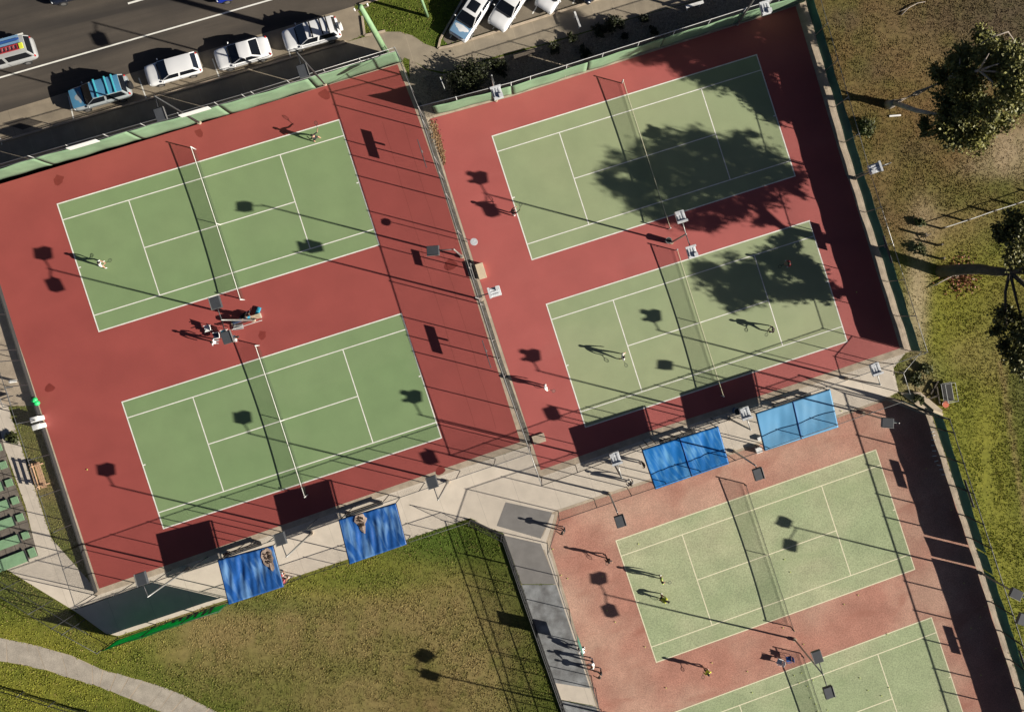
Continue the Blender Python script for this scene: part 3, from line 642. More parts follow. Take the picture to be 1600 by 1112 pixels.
# round lamp dish on the dividing fence
t = thing('round_floodlight', 'round silver dish lamp on the dividing fence above the cream box', 'lamp', P(731, 378))
m = MB(); m.tube([(0, 0, 3.3), (.4, -.15, 3.5), (.75, -.3, 3.5)], .025, 6); m.build('arm', K['steel'], t)
m = MB(); m.tube([(.75, -.3, 3.42), (.75, -.3, 3.5), (.75, -.3, 3.62)], [.12, .3, .29], 16); m.build('lamp_dish', K['lamp_sil'], t, smooth=False)
m = MB(); m.tube([(0, 0, 0), (0, 0, 3.4)], .03, 8); m.build('post', K['steel'], t)

# ------------------------------------------------------------------ blue shades
def shade(label, c, m, z=2.8, mid=False, patch=None, wr=.05, creases=()):
    cs = [P(u, v, z) for u, v in c]                  # TL, TR, BR, BL
    ctr = sum(cs, Vector())/4; ctr.z = 0
    t = thing('shade_canopy', label, 'shade canopy', ctr, 0, 'blue shade canopies'); ph = RND.random()*9
    def srf(u, v, dz=0):
        p = cs[0].lerp(cs[1], u).lerp(cs[3].lerp(cs[2], u), v)-ctr
        sagu = abs(math.sin(PI*u*(2 if mid else 1)))
        zz = z-.10*sagu*math.sin(PI*v)+wr*(math.sin(u*19+3.2*math.sin(v*3+ph)+1.5*math.sin(u*7+ph)+ph)*(.35+.65*(1-v))+.4*math.sin(u*51+v*6+ph*2))*(.35+.65*math.sin(PI*v)**.5 if v > 0 else 0)*min(1, 6*u, 6*(1-u))
        return Vector((p.x, p.y, zz+dz))
    mb = MB(); mb.grid(lambda u, v: srf(u, v), 60, 26); cl = mb.build('cloth', m, t, smooth=True, fix=False)
    if cl.data.polygons[0].normal.z < 0: cl.data.flip_normals()
    cl.modifiers.new('thickness', 'SOLIDIFY').thickness = .012
    for p, q in zip(cs, cs[1:]+cs[:1]):
        fm = MB(); fm.tube([p-ctr-Vector((0, 0, .09)), q-ctr-Vector((0, 0, .09))], .04, 8); fm.build('frame_rail', K['darksteel'], t, smooth=True)
    for p in cs:
        fm = MB(); g = p-ctr; g = g*.97; fm.tube([(g.x, g.y, 0), (g.x, g.y, z-.1)], .04, 8); fm.build('pole', K['darksteel'], t, smooth=True)
    if mid:
        s = MB(); s.tube([srf(.5, 0, .02), srf(.5, .5, .02), srf(.5, 1, .02)], .03, 6); s.build('seam', K['bluep'], t)
    for pts in creases:                              # pale dried water lines and folds on the cloth
        s = MB()
        for i in range(len(pts)-1):
            (u0, v0), (u1, v1) = pts[i], pts[i+1]
            w0 = .012; a0, a1 = srf(u0-w0, v0, .012), srf(u0+w0, v0, .012); b0, b1 = srf(u1-w0, v1, .012), srf(u1+w0, v1, .012)
            s.add([a0, a1, b1, b0], [(0, 1, 2, 3)])
        s.build('crease', K['crease'], cl, fix=False)
    if patch:
        pu, pv, ru, rv = patch; s = MB(); n = 20
        s.add([srf(pu, pv, .06)]+[srf(min(max(pu+ru*math.cos(a)*(1+.2*math.sin(3*a+ph)+.14*math.sin(7*a+ph*3)-.25*math.sin(a)), .01), .99), min(max(pv+rv*math.sin(a)*(1+.15*math.cos(2*a+ph)+.15*math.cos(5*a)), .01), .99), .055) for a in [2*PI*i/n for i in range(n)]], [(0, i+1, (i+1) % n+1) for i in range(n)])
        po = s.build('debris_patch', K['patch'], cl, fix=False)
        s = MB()
        for i in range(26):
            u = pu+ru*RND.uniform(-.5, .5); v = pv+rv*RND.uniform(-.6, .4); c0 = srf(min(max(u, .02), .98), min(max(v, .02), .98), .09); a = RND.random()*6
            s.add([c0+Vector((math.cos(a+q)*.1, math.sin(a+q)*.07, RND.uniform(-.01, .04))) for q in (0, 1.6, 3.1, 4.7)], [(0, 1, 2, 3)])
        s.build('leaf_litter', K['patchd'], po, fix=False)
    return t
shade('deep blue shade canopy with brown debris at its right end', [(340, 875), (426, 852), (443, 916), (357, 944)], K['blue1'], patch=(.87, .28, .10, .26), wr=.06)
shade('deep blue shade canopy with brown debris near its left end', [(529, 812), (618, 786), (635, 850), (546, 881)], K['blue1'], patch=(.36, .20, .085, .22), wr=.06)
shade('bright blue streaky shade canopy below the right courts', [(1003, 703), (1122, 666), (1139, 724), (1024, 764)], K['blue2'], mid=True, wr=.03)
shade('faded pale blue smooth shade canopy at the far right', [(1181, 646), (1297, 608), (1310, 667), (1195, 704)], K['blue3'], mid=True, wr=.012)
# benches below the shades
def long_bench(label, pa, pb, m, h=.45, wd=.38, name='bench'):
    a, b = P(*pa), P(*pb); d = b-a; t = thing(name, label, 'bench', (a+b)/2, math.atan2(d.y, d.x)); L = d.length
    mb = MB()
    for y in (-.12, 0, .12): mb.box((0, y*wd/.36, h), (L, wd*.3, .04))
    mb.build('seat', m, t, bevel=.01)
    for s in (-1, 1):
        lm = MB(); lm.box((s*(L/2-.25), 0, h/2-.02), (.06, wd*.9, h-.04)); lm.build('leg', K['darksteel'], t)
    return t
long_bench('long dark bench on the edging above the left deep blue shade', (352, 866), (411, 846), K['black'])
long_bench('long dark bench on the edging above the right deep blue shade', (541, 803), (599, 783), K['black'])
long_bench('dark bench in shade behind the bright blue canopy', (1030, 690), (1085, 672), K['black'])
long_bench('dark bench in shade behind the faded blue canopy', (1205, 634), (1265, 615), K['black'])
#@@PART2
# ------------------------------------------------------------------ cars
def car(label, u, v, ang, L, W, H, kind, body, name='parked_car', cat='car', group='cars parked along the street', roofm=None, bars=None, spare=None, flank=None, sunroof=False):
    t = thing(name, label, cat, P(u, v), math.radians(ang), group); w = W/2
    tall = kind in ('suv', 'van'); belt = .98+(.12 if tall else 0); hood = .88+(.16 if tall else 0); zb = .24+(.08 if tall else 0)
    hx = {'sedan': .20, 'wagon': .21, 'hatch': .23, 'suv': .22, 'van': .30}[kind]*L
    rear = {'sedan': -.33, 'wagon': -.475, 'hatch': -.45, 'suv': -.465, 'van': -.485}[kind]*L
    rf = hx-(.17 if kind != 'van' else .12)*L; rr = {'sedan': -.17, 'wagon': -.40, 'hatch': -.34, 'suv': -.425, 'van': -.455}[kind]*L
    xs = [-.5, -.485, -.45, -.38, -.25, -.1, .05, hx/L, .33, .42, .465, .488, .5]
    vs = []; fs = []; n = 14
    for x in xs:
        e = abs(x)
        wf = w*(1-.035*max(0, (e-.25)/.25)**2-.17*max(0, (e-.42)/.08)**2.2)
        zt = belt if x <= hx/L and x > -.4 else (belt+(hood-belt)*min(1, (x-hx/L)/.12) if x > hx/L else belt-(.05 if kind == 'sedan' else 0))
        if e > .42: zt -= (.30 if x > 0 else .12)*((e-.42)/.08)**1.8
        z0 = zb+.13*max(0, (e-.44)/.06)
        half = [(0, zt+.035), (.5*wf, zt+.02), (.84*wf, zt-.01), (.97*wf, zt-.13), (wf, zt-.32), (.985*wf, z0+.12), (.86*wf, z0)]
        ring = half+[(-y, z) for y, z in half[::-1]]
        vs += [(x*L, y, z) for y, z in ring]
    for i in range(len(xs)-1):
        for k in range(n): fs.append((i*n+k, i*n+(k+1) % n, (i+1)*n+(k+1) % n, (i+1)*n+k))
    fs.append(tuple(range(n))); fs.append(tuple((len(xs)-1)*n+k for k in range(n)))
    mb = MB(); mb.add(vs, fs); bo = mb.build('body', flank or body, t, smooth=True)
    bo.modifiers.new('round', 'SUBSURF').levels = 1; bo.modifiers['round'].render_levels = 1
    if flank:                                                   # bonnet in the other colour
        mb = MB(); mb.grid(lambda a, b: Vector((hx+.03+(L*.455-hx)*a, (b-.5)*W*.84*(1-.06*a), hood+(belt-hood)*max(0, 1-a*3)+.045-.03*(2*b-1)**2-.05*a**3)), 8, 6); mb.build('bonnet', body, t, smooth=True)
    wb, wt = w*.90, w*.73
    A = {'fb': (hx+.05, belt+.035), 'ft': (rf, H-.05), 'rt': (rr, H-.07), 'rb': (rear, belt+.03)}
    def pt(k, s, f=1.0): x, z = A[k]; return Vector((x, s*(wb if k[1] == 'b' else wt)*f, z))
    mb = MB(); q = [pt('fb', -1), pt('fb', 1), pt('ft', -1), pt('ft', 1), pt('rt', -1), pt('rt', 1), pt('rb', -1), pt('rb', 1)]
    mb.add(q, [(0, 1, 3, 2), (2, 3, 5, 4), (4, 5, 7, 6), (0, 2, 4, 6), (1, 7, 5, 3), (0, 6, 7, 1)]); mb.build('cabin', flank or body, t, bevel=.035)
    mb = MB(); mb.grid(lambda a, b: Vector((rr-.02+(rf-rr+.06)*a, (b-.5)*2*wt*.97, H-.035+.05*(1-(2*b-1)**2)-.03*(2*a-1)**4)), 10, 8); ro = mb.build('roof', roofm or body, t, smooth=True)
    if ro.data.polygons[0].normal.z < 0: ro.data.flip_normals()
    def quad(nm, c, m, off, inset=.06):
        ctr = sum(c, Vector())/4; nn = (c[1]-c[0]).cross(c[3]-c[0]).normalized()
        if nn.dot(ctr-Vector((0, 0, .6))) < 0: nn = -nn
        c2 = [p+(ctr-p)*inset+nn*off for p in c]; g = MB(); g.add(c2, [(0, 1, 2, 3)]); return g.build(nm, m, t, fix=False)
    quad('windscreen', [pt('fb', -1), pt('fb', 1), pt('ft', 1), pt('ft', -1)], K['glass'], .02, .07)
    quad('rear_window', [pt('rb', -1), pt('rb', 1), pt('rt', 1), pt('rt', -1)], K['glass'], .02, .14)
    for s in (-1, 1):
        m0 = pt('fb', s).lerp(pt('rb', s), .46); m1 = pt('ft', s).lerp(pt('rt', s), .40)
        quad('side_window', [pt('fb', s), m0, m1, pt('ft', s)], K['glass'], .018, .11)
        quad('side_window', [m0, pt('rb', s), pt('rt', s), m1], K['glass'], .018, .13)
        g = MB(); g.ball((hx-.1, s*(w+.07), belt+.06), .1, 8, 6, (.6, 1, .7)); g.build('mirror', flank or body, t, smooth=True)
        g = MB(); g.ball((L*.452, s*w*.74, hood-.20), .15, 8, 6, (.7, 1, .55)); g.build('headlight', K['lightw'], t, smooth=True)
        g = MB(); g.ball((-L*.474, s*w*.78, belt-.17), .13, 8, 6, (.6, .8, 1.1)); g.build('tail_light', K['lightr'], t, smooth=True)
        for x in (.305*L, -.29*L):
            g = MB(); g.tube([(x, s*(w-.20), .33), (x, s*(w+.012), .33)], .33, 16); wo = g.build('wheel', K['tyre'], t)
            g = MB(); g.tube([(x, s*(w+.005), .33), (x, s*(w+.025), .33)], .2, 12); g.build('rim', K['chrome'], wo)
    g = MB(); g.box((hx+.10, 0, belt+.035), (.10, W*.74, .02)); g.build('wiper_cowl', K['black'], t)
    for x in (hx-.46*(hx-rear)*1.0,):
        for s_ in (-1, 1): g = MB(); g.box((x, s_*(w+.002), belt-.35), (.012, .012, .55)); g.build('door_gap', K['black'], t)
    g = MB(); g.box((L*.497, 0, .52), (.03, W*.55, .16)); g.build('grille', K['black'], t)
    if bars:
        for f in (.2, .58, .82):
            g = MB(); x = rf+(rr-rf)*f; g.box((x, 0, H+.09), (.11, wt*2.15, .04)); 
            for s in (-1, 1): g.box((x, s*wt*.95, H+.04), (.08, .06, .1))
            g.build('roof_bar', bars, t)
    if spare:
        g = MB(); g.tube([(-L*.5-.02, .12, .95), (-L*.5-.24, .12, .95)], .34, 16); g.build('spare_wheel', spare, t, bevel=.03)
    if sunroof:
        g = MB(); g.grid(lambda a, b: Vector((rf-.25-(.9)*a, (b-.5)*wt*1.3, H+.028-.03*(2*b-1)**2)), 2, 4); g.build('sunroof', K['glass'], t, fix=False)
    return t
A1 = 197.0
car('blue four wheel drive with cyan roof bars and grey flank parked on the street', 163, 149, A1, 4.85, 1.9, 1.85, 'suv', K['p_teal'], roofm=K['p_teal'], bars=K['p_cyan'], spare=K['black'], flank=K['p_greyl'])
car('white station wagon parked behind the blue four wheel drive', 275, 112, A1, 4.5, 1.8, 1.5, 'wagon', K['p_white'])
car('white sedan parked between the white wagon and the white four wheel drive', 383, 87, A1, 4.55, 1.82, 1.43, 'sedan', K['p_white'])
car('white four wheel drive with dark roof bars parked next to the kerb return', 490, 58, A1, 4.7, 1.85, 1.8, 'suv', K['p_white'], bars=K['black'], spare=K['white'])
van = car('silver van carrying a red ladder driving on the street', 14, 91, A1, 5.1, 1.9, 1.95, 'van', K['p_silver'], name='van', cat='van', group='vehicles driving on the street')
car('dark car driving on the far lane at the top edge', 124, -15, A1, 4.6, 1.82, 1.45, 'sedan', K['p_dark'], name='moving_car', group='vehicles driving on the street')
car('royal blue car driving at the top edge above the lane line', 378, -17, A1, 4.5, 1.8, 1.45, 'hatch', K['p_blue'], name='moving_car', group='vehicles driving on the street')
A2 = 238.0; G2 = 'cars parked nose in at the footpath'
car('white car with blue tinted bonnet and sunroof parked nosed in by the grass verge', 737, 27, A2, 4.6, 1.84, 1.46, 'wagon', K['p_bluew'], group=G2, sunroof=True, flank=K['p_white'], roofm=K['p_white'])
car('white car parked nosed in second from the grass verge', 797, 11, A2, 4.6, 1.84, 1.46, 'wagon', K['p_white'], group=G2)
car('white rounded hatchback parked nosed in third from the grass verge', 868, -14, A2, 4.3, 1.8, 1.5, 'hatch', K['p_white'], group=G2)
car('dark blue car parked nosed in farthest from the grass verge', 928, -30, A2, 4.4, 1.8, 1.46, 'hatch', K['p_dark'], group=G2)
def on_van(x, y, z): return van.matrix_basis @ Vector((x, y, z))
t = thing('ladder', 'red ladder with yellow ends lying on the roof of the silver van', 'ladder', on_van(-.9, -.1, 2.0)); t.rotation_euler.z = math.radians(A1)
m = MB()
for s in (-1, 1): m.box((0, s*.2-.1+.4*(1), .06), (2.2, .06, .07))
m.build('rail', K['c_red'], t)
for i in range(7):
    m = MB(); m.box((-.9+i*.3, .3, .06), (.07, .4, .05)); m.build('rung', K['c_red'], t)
for s in (-1, 1):
    m = MB(); m.box((s*1.2, .3, .07), (.3, .46, .1)); m.build('end_cap', K['c_yel'], t, bevel=.02)
t = thing('roof_rack', 'blue board rack tied on the roof of the silver van beside the ladder', 'roof rack', on_van(-.9, 0, 2.0)); t.rotation_euler.z = math.radians(A1)
for y in (-.62, -.4, -.18):
    m = MB(); m.box((0, y, .08), (2.4, .17, .05)); m.build('board', K['p_bluew'] if y != -.4 else K['bluep'], t)
for x in (-.8, 0, .8):
    m = MB(); m.box((x, -.38, .035), (.06, .8, .04)); m.build('crossbar', K['steel'], t)
# painted lane lines
mb = MB()
def paintline(a, b, wd, z=.009):
    a, b = P(*a), P(*b); d = (b-a).normalized(); q = Vector((-d.y, d.x, 0))*wd/2; mb.poly([a-q, b-q, b+q, a+q], z)
paintline((-120, 156), (900, -137), .12)
for u in (-70, 8, 200, 290, 385): paintline((u, 63-.29*u+1.0*(u > 100)), (u+28, 63-.29*(u+28)+1.0*(u > 100)), .15)
for (a, b) in [((107, 150), (116, 190)), ((217, 122), (230, 158)), ((332, 92), (343, 122)), ((446, 62), (455, 92)), ((0, 215), (3, 226))]: paintline(a, b, .1, .0125)
for (a, b) in [((770, 46), (800, -4)), ((832, 22), (860, -25)), ((895, 6), (920, -40)), ((703, 60), (735, 5))]: paintline(a, b, .1, .0125)
tag(mb.build('road_marking', K['line'], fix=False), kind='structure')
mb = MB(); mb.poly(px_list([(3, 193), (35, 184), (68, 191), (36, 203)]), .0125); tag(mb.build('asphalt_patch', K['asphalt'], fix=False), kind='structure')

# ------------------------------------------------------------------ people
PEOPLE = {}
def person(label, u, v, face, pose='stand', top='c_white', bottom='c_black', legs='skin', skin='skin', hair='hair', hat=None, shoes='c_white', hgt=1.72, group='people on and around the courts', seat=None, off=(0, 0)):
    loc = P(u, v); t = thing('person', label, 'person', loc, math.radians(face), group)
    dz = 0; lean = 0; st = .11; kb = 0; ra = (.10, -.28, 1.15, .22, -.26, .95); la = (.06, .28, 1.15, .12, .28, .92); stride = 0
    if pose == 'ready': dz, lean, st, kb = -.10, .35, .26, .10; ra = (.12, -.27, 1.14, .38, -.10, 1.08); la = (.12, .27, 1.14, .36, .04, 1.1)
    if pose == 'walk': stride = .26; lean = .06; ra = (-.10, -.27, 1.16, -.06, -.3, .94); la = (.14, .27, 1.16, .32, .24, 1.02)
    if pose == 'swing': dz, lean, st = -.06, .18, .24; kb = .07; stride = .12; ra = (-.05, -.44, 1.30, .10, -.68, 1.22); la = (.2, .34, 1.22, .42, .28, 1.25)
    if pose == 'reach': lean = .25; st = .16; ra = (.26, -.24, 1.28, .52, -.2, 1.22); la = (.25, .24, 1.26, .5, .2, 1.18)
    if pose == 'bend': dz, lean, st, kb = -.16, 1.05, .18, .12; ra = (.10, -.24, 1.12, .12, -.22, .9); la = (.10, .24, 1.12, .14, .2, .88)
    if pose == 'sit': dz, lean = -.44, .1; ra = (.05, -.25, 1.16, .26, -.16, 1.0); la = (.05, .25, 1.16, .26, .16, 1.0)
    k = hgt/1.74; pz = .95+dz
    J = {}; R = {}; E = []
    def add(n, p, r, par=None):
        J[n] = Vector(p)*k; R[n] = r if isinstance(r, tuple) else (r, r)
        if par: E.append((par, n))
    def ub(x, y, z):                                          # upper body leans about the hips
        z0 = z-.95; return (x*math.cos(lean)+z0*math.sin(lean), y, pz+z0*math.cos(lean)-x*math.sin(lean))
    add('pelvis', ub(0, 0, .97), (.145, .105)); add('waist', ub(0, 0, 1.12), (.125, .095), 'pelvis'); add('chest', ub(.0, 0, 1.33), (.155, .11), 'waist')
    add('neck', ub(.01, 0, 1.50), .055, 'chest'); add('jaw', ub(.035, 0, 1.57), .072, 'neck'); add('head', ub(.03, 0, 1.65), .098, 'jaw'); add('crown', ub(.02, 0, 1.715), .075, 'head')
    add('nose', ub(.128, 0, 1.625), .014, 'head')
    for s, nm, arm_ in ((-1, 'r', ra), (1, 'l', la)):
        sx = stride*s
        if pose == 'sit': kn = (.42, s*.12, pz+.0); an = (.44, s*.12, .08)
        else: kn = (sx*.6+kb+.03, s*st*.95, .50+dz*.45); an = (sx-.02, s*st*1.05, .085+(0.03 if sx < 0 else 0))
        add(nm+'hip', (0, s*.085, pz-.03), .085, 'pelvis'); add(nm+'thigh', tuple(Vector((0, s*.1, pz-.05)).lerp(Vector(kn), .5)), .072, nm+'hip')
        add(nm+'knee', kn, .054, nm+'thigh'); add(nm+'calf', tuple(Vector(kn).lerp(Vector(an), .38)), .054, nm+'knee'); add(nm+'ankle', an, .038, nm+'calf')
        add(nm+'toe', (an[0]+.17, an[1]+s*.03, .035), .036, nm+'ankle')
        add(nm+'shoulder', ub(0, s*.185, 1.435), .062, 'chest'); el = ub(*[arm_[0], arm_[1], arm_[2]]); wr = ub(*[arm_[3], arm_[4], arm_[5]])
        add(nm+'elbow', el, .042, nm+'shoulder'); add(nm+'wrist', wr, .028, nm+'elbow')
        d = (Vector(wr)-Vector(el)).normalized(); pm = Vector(wr)+d*.075; add(nm+'palm', tuple(pm), (.036, .022), nm+'wrist')
        sd = d.cross(Vector((0, 0, 1))); sd = sd.normalized() if sd.length > .1 else Vector((0, 1, 0)); dn = d.cross(sd)
        for fi, (o_, ln) in enumerate(((-.030, .062), (-.010, .075), (.010, .070), (.028, .055))):
            f1 = pm+sd*o_+d*.045; f2 = f1+d*ln*.5+dn*.006; add(f'{nm}f{fi}a', tuple(f1), .010, nm+'palm'); add(f'{nm}f{fi}b', tuple(f2+d*ln*.35+dn*.02), .008, f'{nm}f{fi}a')
        th = Vector(wr)+d*.035; add(nm+'tha', tuple(th+sd*(-.04)), .011, nm+'wrist'); add(nm+'thb', tuple(th+sd*(-.055)+d*.045), .009, nm+'tha')
    names = list(J); ix = {n: i for i, n in enumerate(names)}
    me = bpy.data.meshes.new('body'); me.from_pydata([J[n] for n in names], [(ix[a], ix[b]) for a, b in E], [])
    ob = bpy.data.objects.new('body', me); COL.objects.link(ob)
    sk = ob.modifiers.new('skin', 'SKIN'); sk.use_smooth_shade = True
    if not me.skin_vertices: 
        bm = bmesh.new(); bm.from_mesh(me); bm.verts.layers.skin.verify(); bm.to_mesh(me); bm.free()
    for i, n in enumerate(names): me.skin_vertices[0].data[i].radius = tuple(q*k*(1.0 if n[1:2] == 'f' or n[1:3] == 'th' and len(n) == 4 else 1.17) for q in R[n]); me.skin_vertices[0].data[i].use_root = (n == 'pelvis')
    ob.modifiers.new('sub', 'SUBSURF').levels = 1
    dg = bpy.context.evaluated_depsgraph_get(); m2 = bpy.data.meshes.new_from_object(ob.evaluated_get(dg)); m2.name = 'body'
    bpy.data.objects.remove(ob)
    mats = [K[skin], K[top], K[bottom], K[legs] if legs != 'skin' else K[skin], K[shoes]]
    m2.materials.clear(); [m2.materials.append(m) for m in mats]
    def cls(b):
        if b.startswith(('r', 'l')) and b != 'l':
            q = b[1:]
            if q in ('hip', 'thigh'): return 2
            if q in ('knee',): return 2 if legs != 'skin' else 3
            if q in ('calf', 'ankle'): return 3
            if q == 'toe': return 4
            if q in ('shoulder',): return 1
            if q == 'elbow': return 1
            return 0
        return {'pelvis': 2, 'waist': 1, 'chest': 1}.get(b, 0)
    segs = [(J[a], J[b], cls(b)) for a, b in E if not (a == 'pelvis' and b == 'waist')]+[(J['pelvis'], J['waist'], 1)]
    for p in m2.polygons:
        c = p.center; best = 9; bi = 0
        for a, b, ci in segs:
            ab = b-a; tt = max(0, min(1, (c-a).dot(ab)/max(ab.length_squared, 1e-9))); dd_ = (a+ab*tt-c).length
            if dd_ < best: best = dd_; bi = ci
        p.material_index = bi
    m2.polygons.foreach_set('use_smooth', [True]*len(m2.polygons))
    o2 = bpy.data.objects.new('body', m2); COL.objects.link(o2); o2.parent = t
    H_ = J['head']; Mh = Matrix.Rotation(lean, 3, 'Y')
    g = MB(); vs = []; nu, nv = 12, 5
    for j in range(nv+1):
        th = (PI*.56)*j/nv
        for i in range(nu): 
            a = 2*PI*i/nu; q = Mh @ Vector((-.012+.112*math.sin(th)*math.cos(a)-.02*(math.cos(a) < 0)*j/nv, .1*math.sin(th)*math.sin(a), .022+.115*math.cos(th)+(.03*j/nv if math.cos(a) > .3 else 0)))
            vs.append(H_+q*k)
    fs = [(j*nu+i, j*nu+(i+1) % nu, (j+1)*nu+(i+1) % nu, (j+1)*nu+i) for j in range(nv) for i in range(nu)]
    g.add(vs, fs); ho = g.build('hair', K[hair], t, smooth=True)
    if hat:
        g = MB(); g.ball(H_+Mh @ Vector((-.005, 0, .055))*k, .118*k, 12, 6, (1.05, 1, .75)); 
        g.tube([H_+Mh @ Vector((0, 0, .045))*k, H_+Mh @ Vector((.02, 0, .05))*k+Vector((0, 0, .012))], [.19*k, .18*k], 14); g.build('hat', K[hat], t, smooth=True)
    for s in (-1, 1):
        g = MB(); g.ball(H_+Mh @ Vector((.092, s*.034, -.004))*k, .013*k, 6, 4); g.build('eye', K['black'], t, smooth=True)
        g = MB(); g.ball(H_+Mh @ Vector((-.005, s*.098, -.015))*k, .028*k, 8, 5, (.6, .35, 1)); g.build('ear', K[skin], t, smooth=True)
    g = MB(); g.ball(H_+Mh @ Vector((.082, 0, -.068))*k, .022*k, 8, 4, (.5, 1, .3)); g.build('mouth', K['c_pink'], t, smooth=True)
    PEOPLE[label] = (t, {n: Matrix.Rotation(math.radians(face), 3, 'Z') @ J[n]+loc for n in ('rpalm', 'lpalm', 'rwrist')})
    return t
def racket(label, owner, yaw, pitch, m='c_black'):
    h = PEOPLE[owner][1]['rpalm']; t = thing('tennis_racket', label, 'tennis racket', h, 0, 'rackets held by the players')
    t.rotation_euler = (0, math.radians(pitch), math.radians(yaw))
    g = MB(); g.tube([(-.08, 0, 0), (.14, 0, 0)], .017, 8); g.build('grip', K['black'], t)
    g = MB(); ring = [(.47+.165*math.cos(a), .13*math.sin(a), 0) for a in [2*PI*i/20 for i in range(21)]]; g.tube(ring, .013, 6, False); g.tube([(.14, 0, 0), (.31, .03, 0)], .011, 6); g.tube([(.14, 0, 0), (.31, -.03, 0)], .011, 6); g.build('frame', K[m], t, smooth=True)
    me = bpy.data.meshes.new('strings'); n = 20; me.from_pydata([(.47+.16*math.cos(2*PI*i/n), .125*math.sin(2*PI*i/n), 0) for i in range(n)], [], [tuple(range(n))])
    ul = me.uv_layers.new(name='UVMap')
    for lp in me.loops: c = me.vertices[lp.vertex_index].co; ul.data[lp.index].uv = (c.x, c.y)
    me.materials.append(K['net']); o = bpy.data.objects.new('strings', me); COL.objects.link(o); o.parent = t
def player(label, *a, rk=None, rm='c_black', **kw):
    person(label, *a, **kw)
    if rk: racket(rk[0], label, rk[1], rk[2], rm)
player('person in white shirt crouching ready on the upper left court', 163, 414, 20, 'ready', 'c_white', 'c_white', rk=('racket held by the person in white on the upper left court', 30, -10))
player('person in dark clothes on the far right of the upper left court', 497, 219, 150, 'swing', 'c_black', 'c_black', rk=('racket of the dark dressed person near the upper left court corner', 100, -30))
player('person in dark top and white shorts beside the upper olive court sideline', 801, 335, 40, 'reach', 'c_black', 'c_white', rk=('racket of the person beside the upper olive court sideline', 80, -20))
player('person in white hat standing on the red strip left of the lower olive court', 852, 604, 15, 'stand', 'c_white', 'c_black', hat='c_white', rk=('racket of the person in the white hat', -20, 30))
player('person in white shirt on the left half of the lower olive court', 971, 557, 25, 'walk', 'c_white', 'c_navy', rk=('racket of the person on the left half of the lower olive court', -60, 10))
player('person in black and white on the right half of the lower olive court', 1205, 514, 190, 'ready', 'c_black', 'c_white', rk=('racket of the person on the right half of the lower olive court', 250, 5))
player('person in red top in the tree shade on the lower olive court', 1230, 412, 195, 'ready', 'c_red', 'c_black', rk=('racket of the person in red', 210, 0))
player('person in dark clothes walking on the pink surround near the court corner', 949, 869, -75, 'walk', 'c_black', 'c_black', 'c_black', rk=('racket carried by the dark dressed person on the pink surround', -60, 20))
player('person in lime top with a white towel on the upper sanded court', 1031, 901, 10, 'stand', 'c_lime', 'c_navy', rk=('racket of the person in the lime top', -10, 20))
player('person in neon yellow shirt bending on the upper sanded court', 1031, 930, -20, 'bend', 'c_yel', 'c_black', rk=('racket of the bending person in neon yellow', -30, 30))
player('person in neon yellow shirt on the pink strip between the sanded courts', 1101, 1041, -60, 'walk', 'c_yel', 'c_black', rk=('racket of the person on the pink strip', -90, 10))
person('person in black leaning at the fence corner of the pink court', 881, 826, 160, 'reach', 'c_black', 'c_black', 'c_black')
person('person in white top bending by the fence of the pink court', 911, 1014, 130, 'bend', 'c_white', 'c_grey', 'c_grey')
person('person in pale blue top with arms out by the fence of the pink court', 926, 1030, 200, 'reach', 'c_white', 'c_navy', 'c_navy', hair='hairb')
person('person in black reaching towards the grey walkway fence', 938, 1046, 170, 'reach', 'c_black', 'c_black', 'c_black')
person('person in grey and black standing on the pale path by the pink court fence', 983, 752, 120, 'stand', 'c_grey', 'c_black', 'c_black')
person('person in dark top half under the bright blue shade', 1003, 722, 200, 'stand', 'c_black', 'c_navy', 'c_navy', hair='hairb')
person('person in red and white shirt beside the left deep blue shade', 445, 893, 200, 'stand', 'c_red', 'c_white', hat=None)
person('person in black shorts and white shoes beside the left deep blue shade', 448, 899, 250, 'bend', 'c_pink', 'c_black')
person('person in white standing left of the white bench between the left courts', 342, 534, 170, 'stand', 'c_white', 'c_grey', 'c_grey')
person('person in white leaning forward right of the twin lamp pole', 367, 530, 20, 'bend', 'c_white', 'c_white')
person('person in teal shirt sitting on the pale bench between the left courts', 391, 497, 107, 'sit', 'c_teal', 'c_black', 'c_black')

# ------------------------------------------------------------------ court furniture and small things
t = thing('bench', 'pale slatted bench with a low back between the two left courts', 'bench', P(388, 500), math.radians(17.7))
for y in (-.30, -.17, -.04):
    m = MB(); m.box((0, y+.2, .46), (2.5, .10, .035)); m.build('slat', K['cream'], t, bevel=.008)
for x in (-1.1, 1.1):
    m = MB(); m.box((x, .05, .22), (.06, .4, .44)); m.build('leg', K['whitesteel'], t)
m = MB(); m.box((0, -.42, .75), (2.5, .04, .16)); m.box((-1.1, -.40, .6), (.05, .05, .5)); m.box((1.1, -.40, .6), (.05, .05, .5)); m.build('backrest', K['whitesteel'], t)
def bag(label, u, v, m, sx, sy, sz, rz, z=0):
    t = thing('bag', label, 'bag', P(u, v)+Vector((0, 0, z)), math.radians(rz)); g = MB(); g.box((0, 0, sz/2), (sx, sy, sz)); g.build('body', K[m], t, bevel=min(sx, sy, sz)*.3, smooth=True)
    g = MB(); g.tube([(-sx*.25, 0, sz*.95), (-sx*.12, 0, sz*1.3), (sx*.12, 0, sz*1.3), (sx*.25, 0, sz*.95)], .015, 6); g.build('handle', K['c_black'], t)
bag('navy sports bag on the left end of the pale bench', 374, 502, 'c_navy', .75, .32, .3, 20, .48)
bag('grey and blue sports bag on the right end of the pale bench', 404, 486, 'c_teal', .7, .3, .25, 70, .0)
bag('dark sports bag on the ground in front of the pale bench', 381, 494, 'c_black', .6, .3, .3, 40)
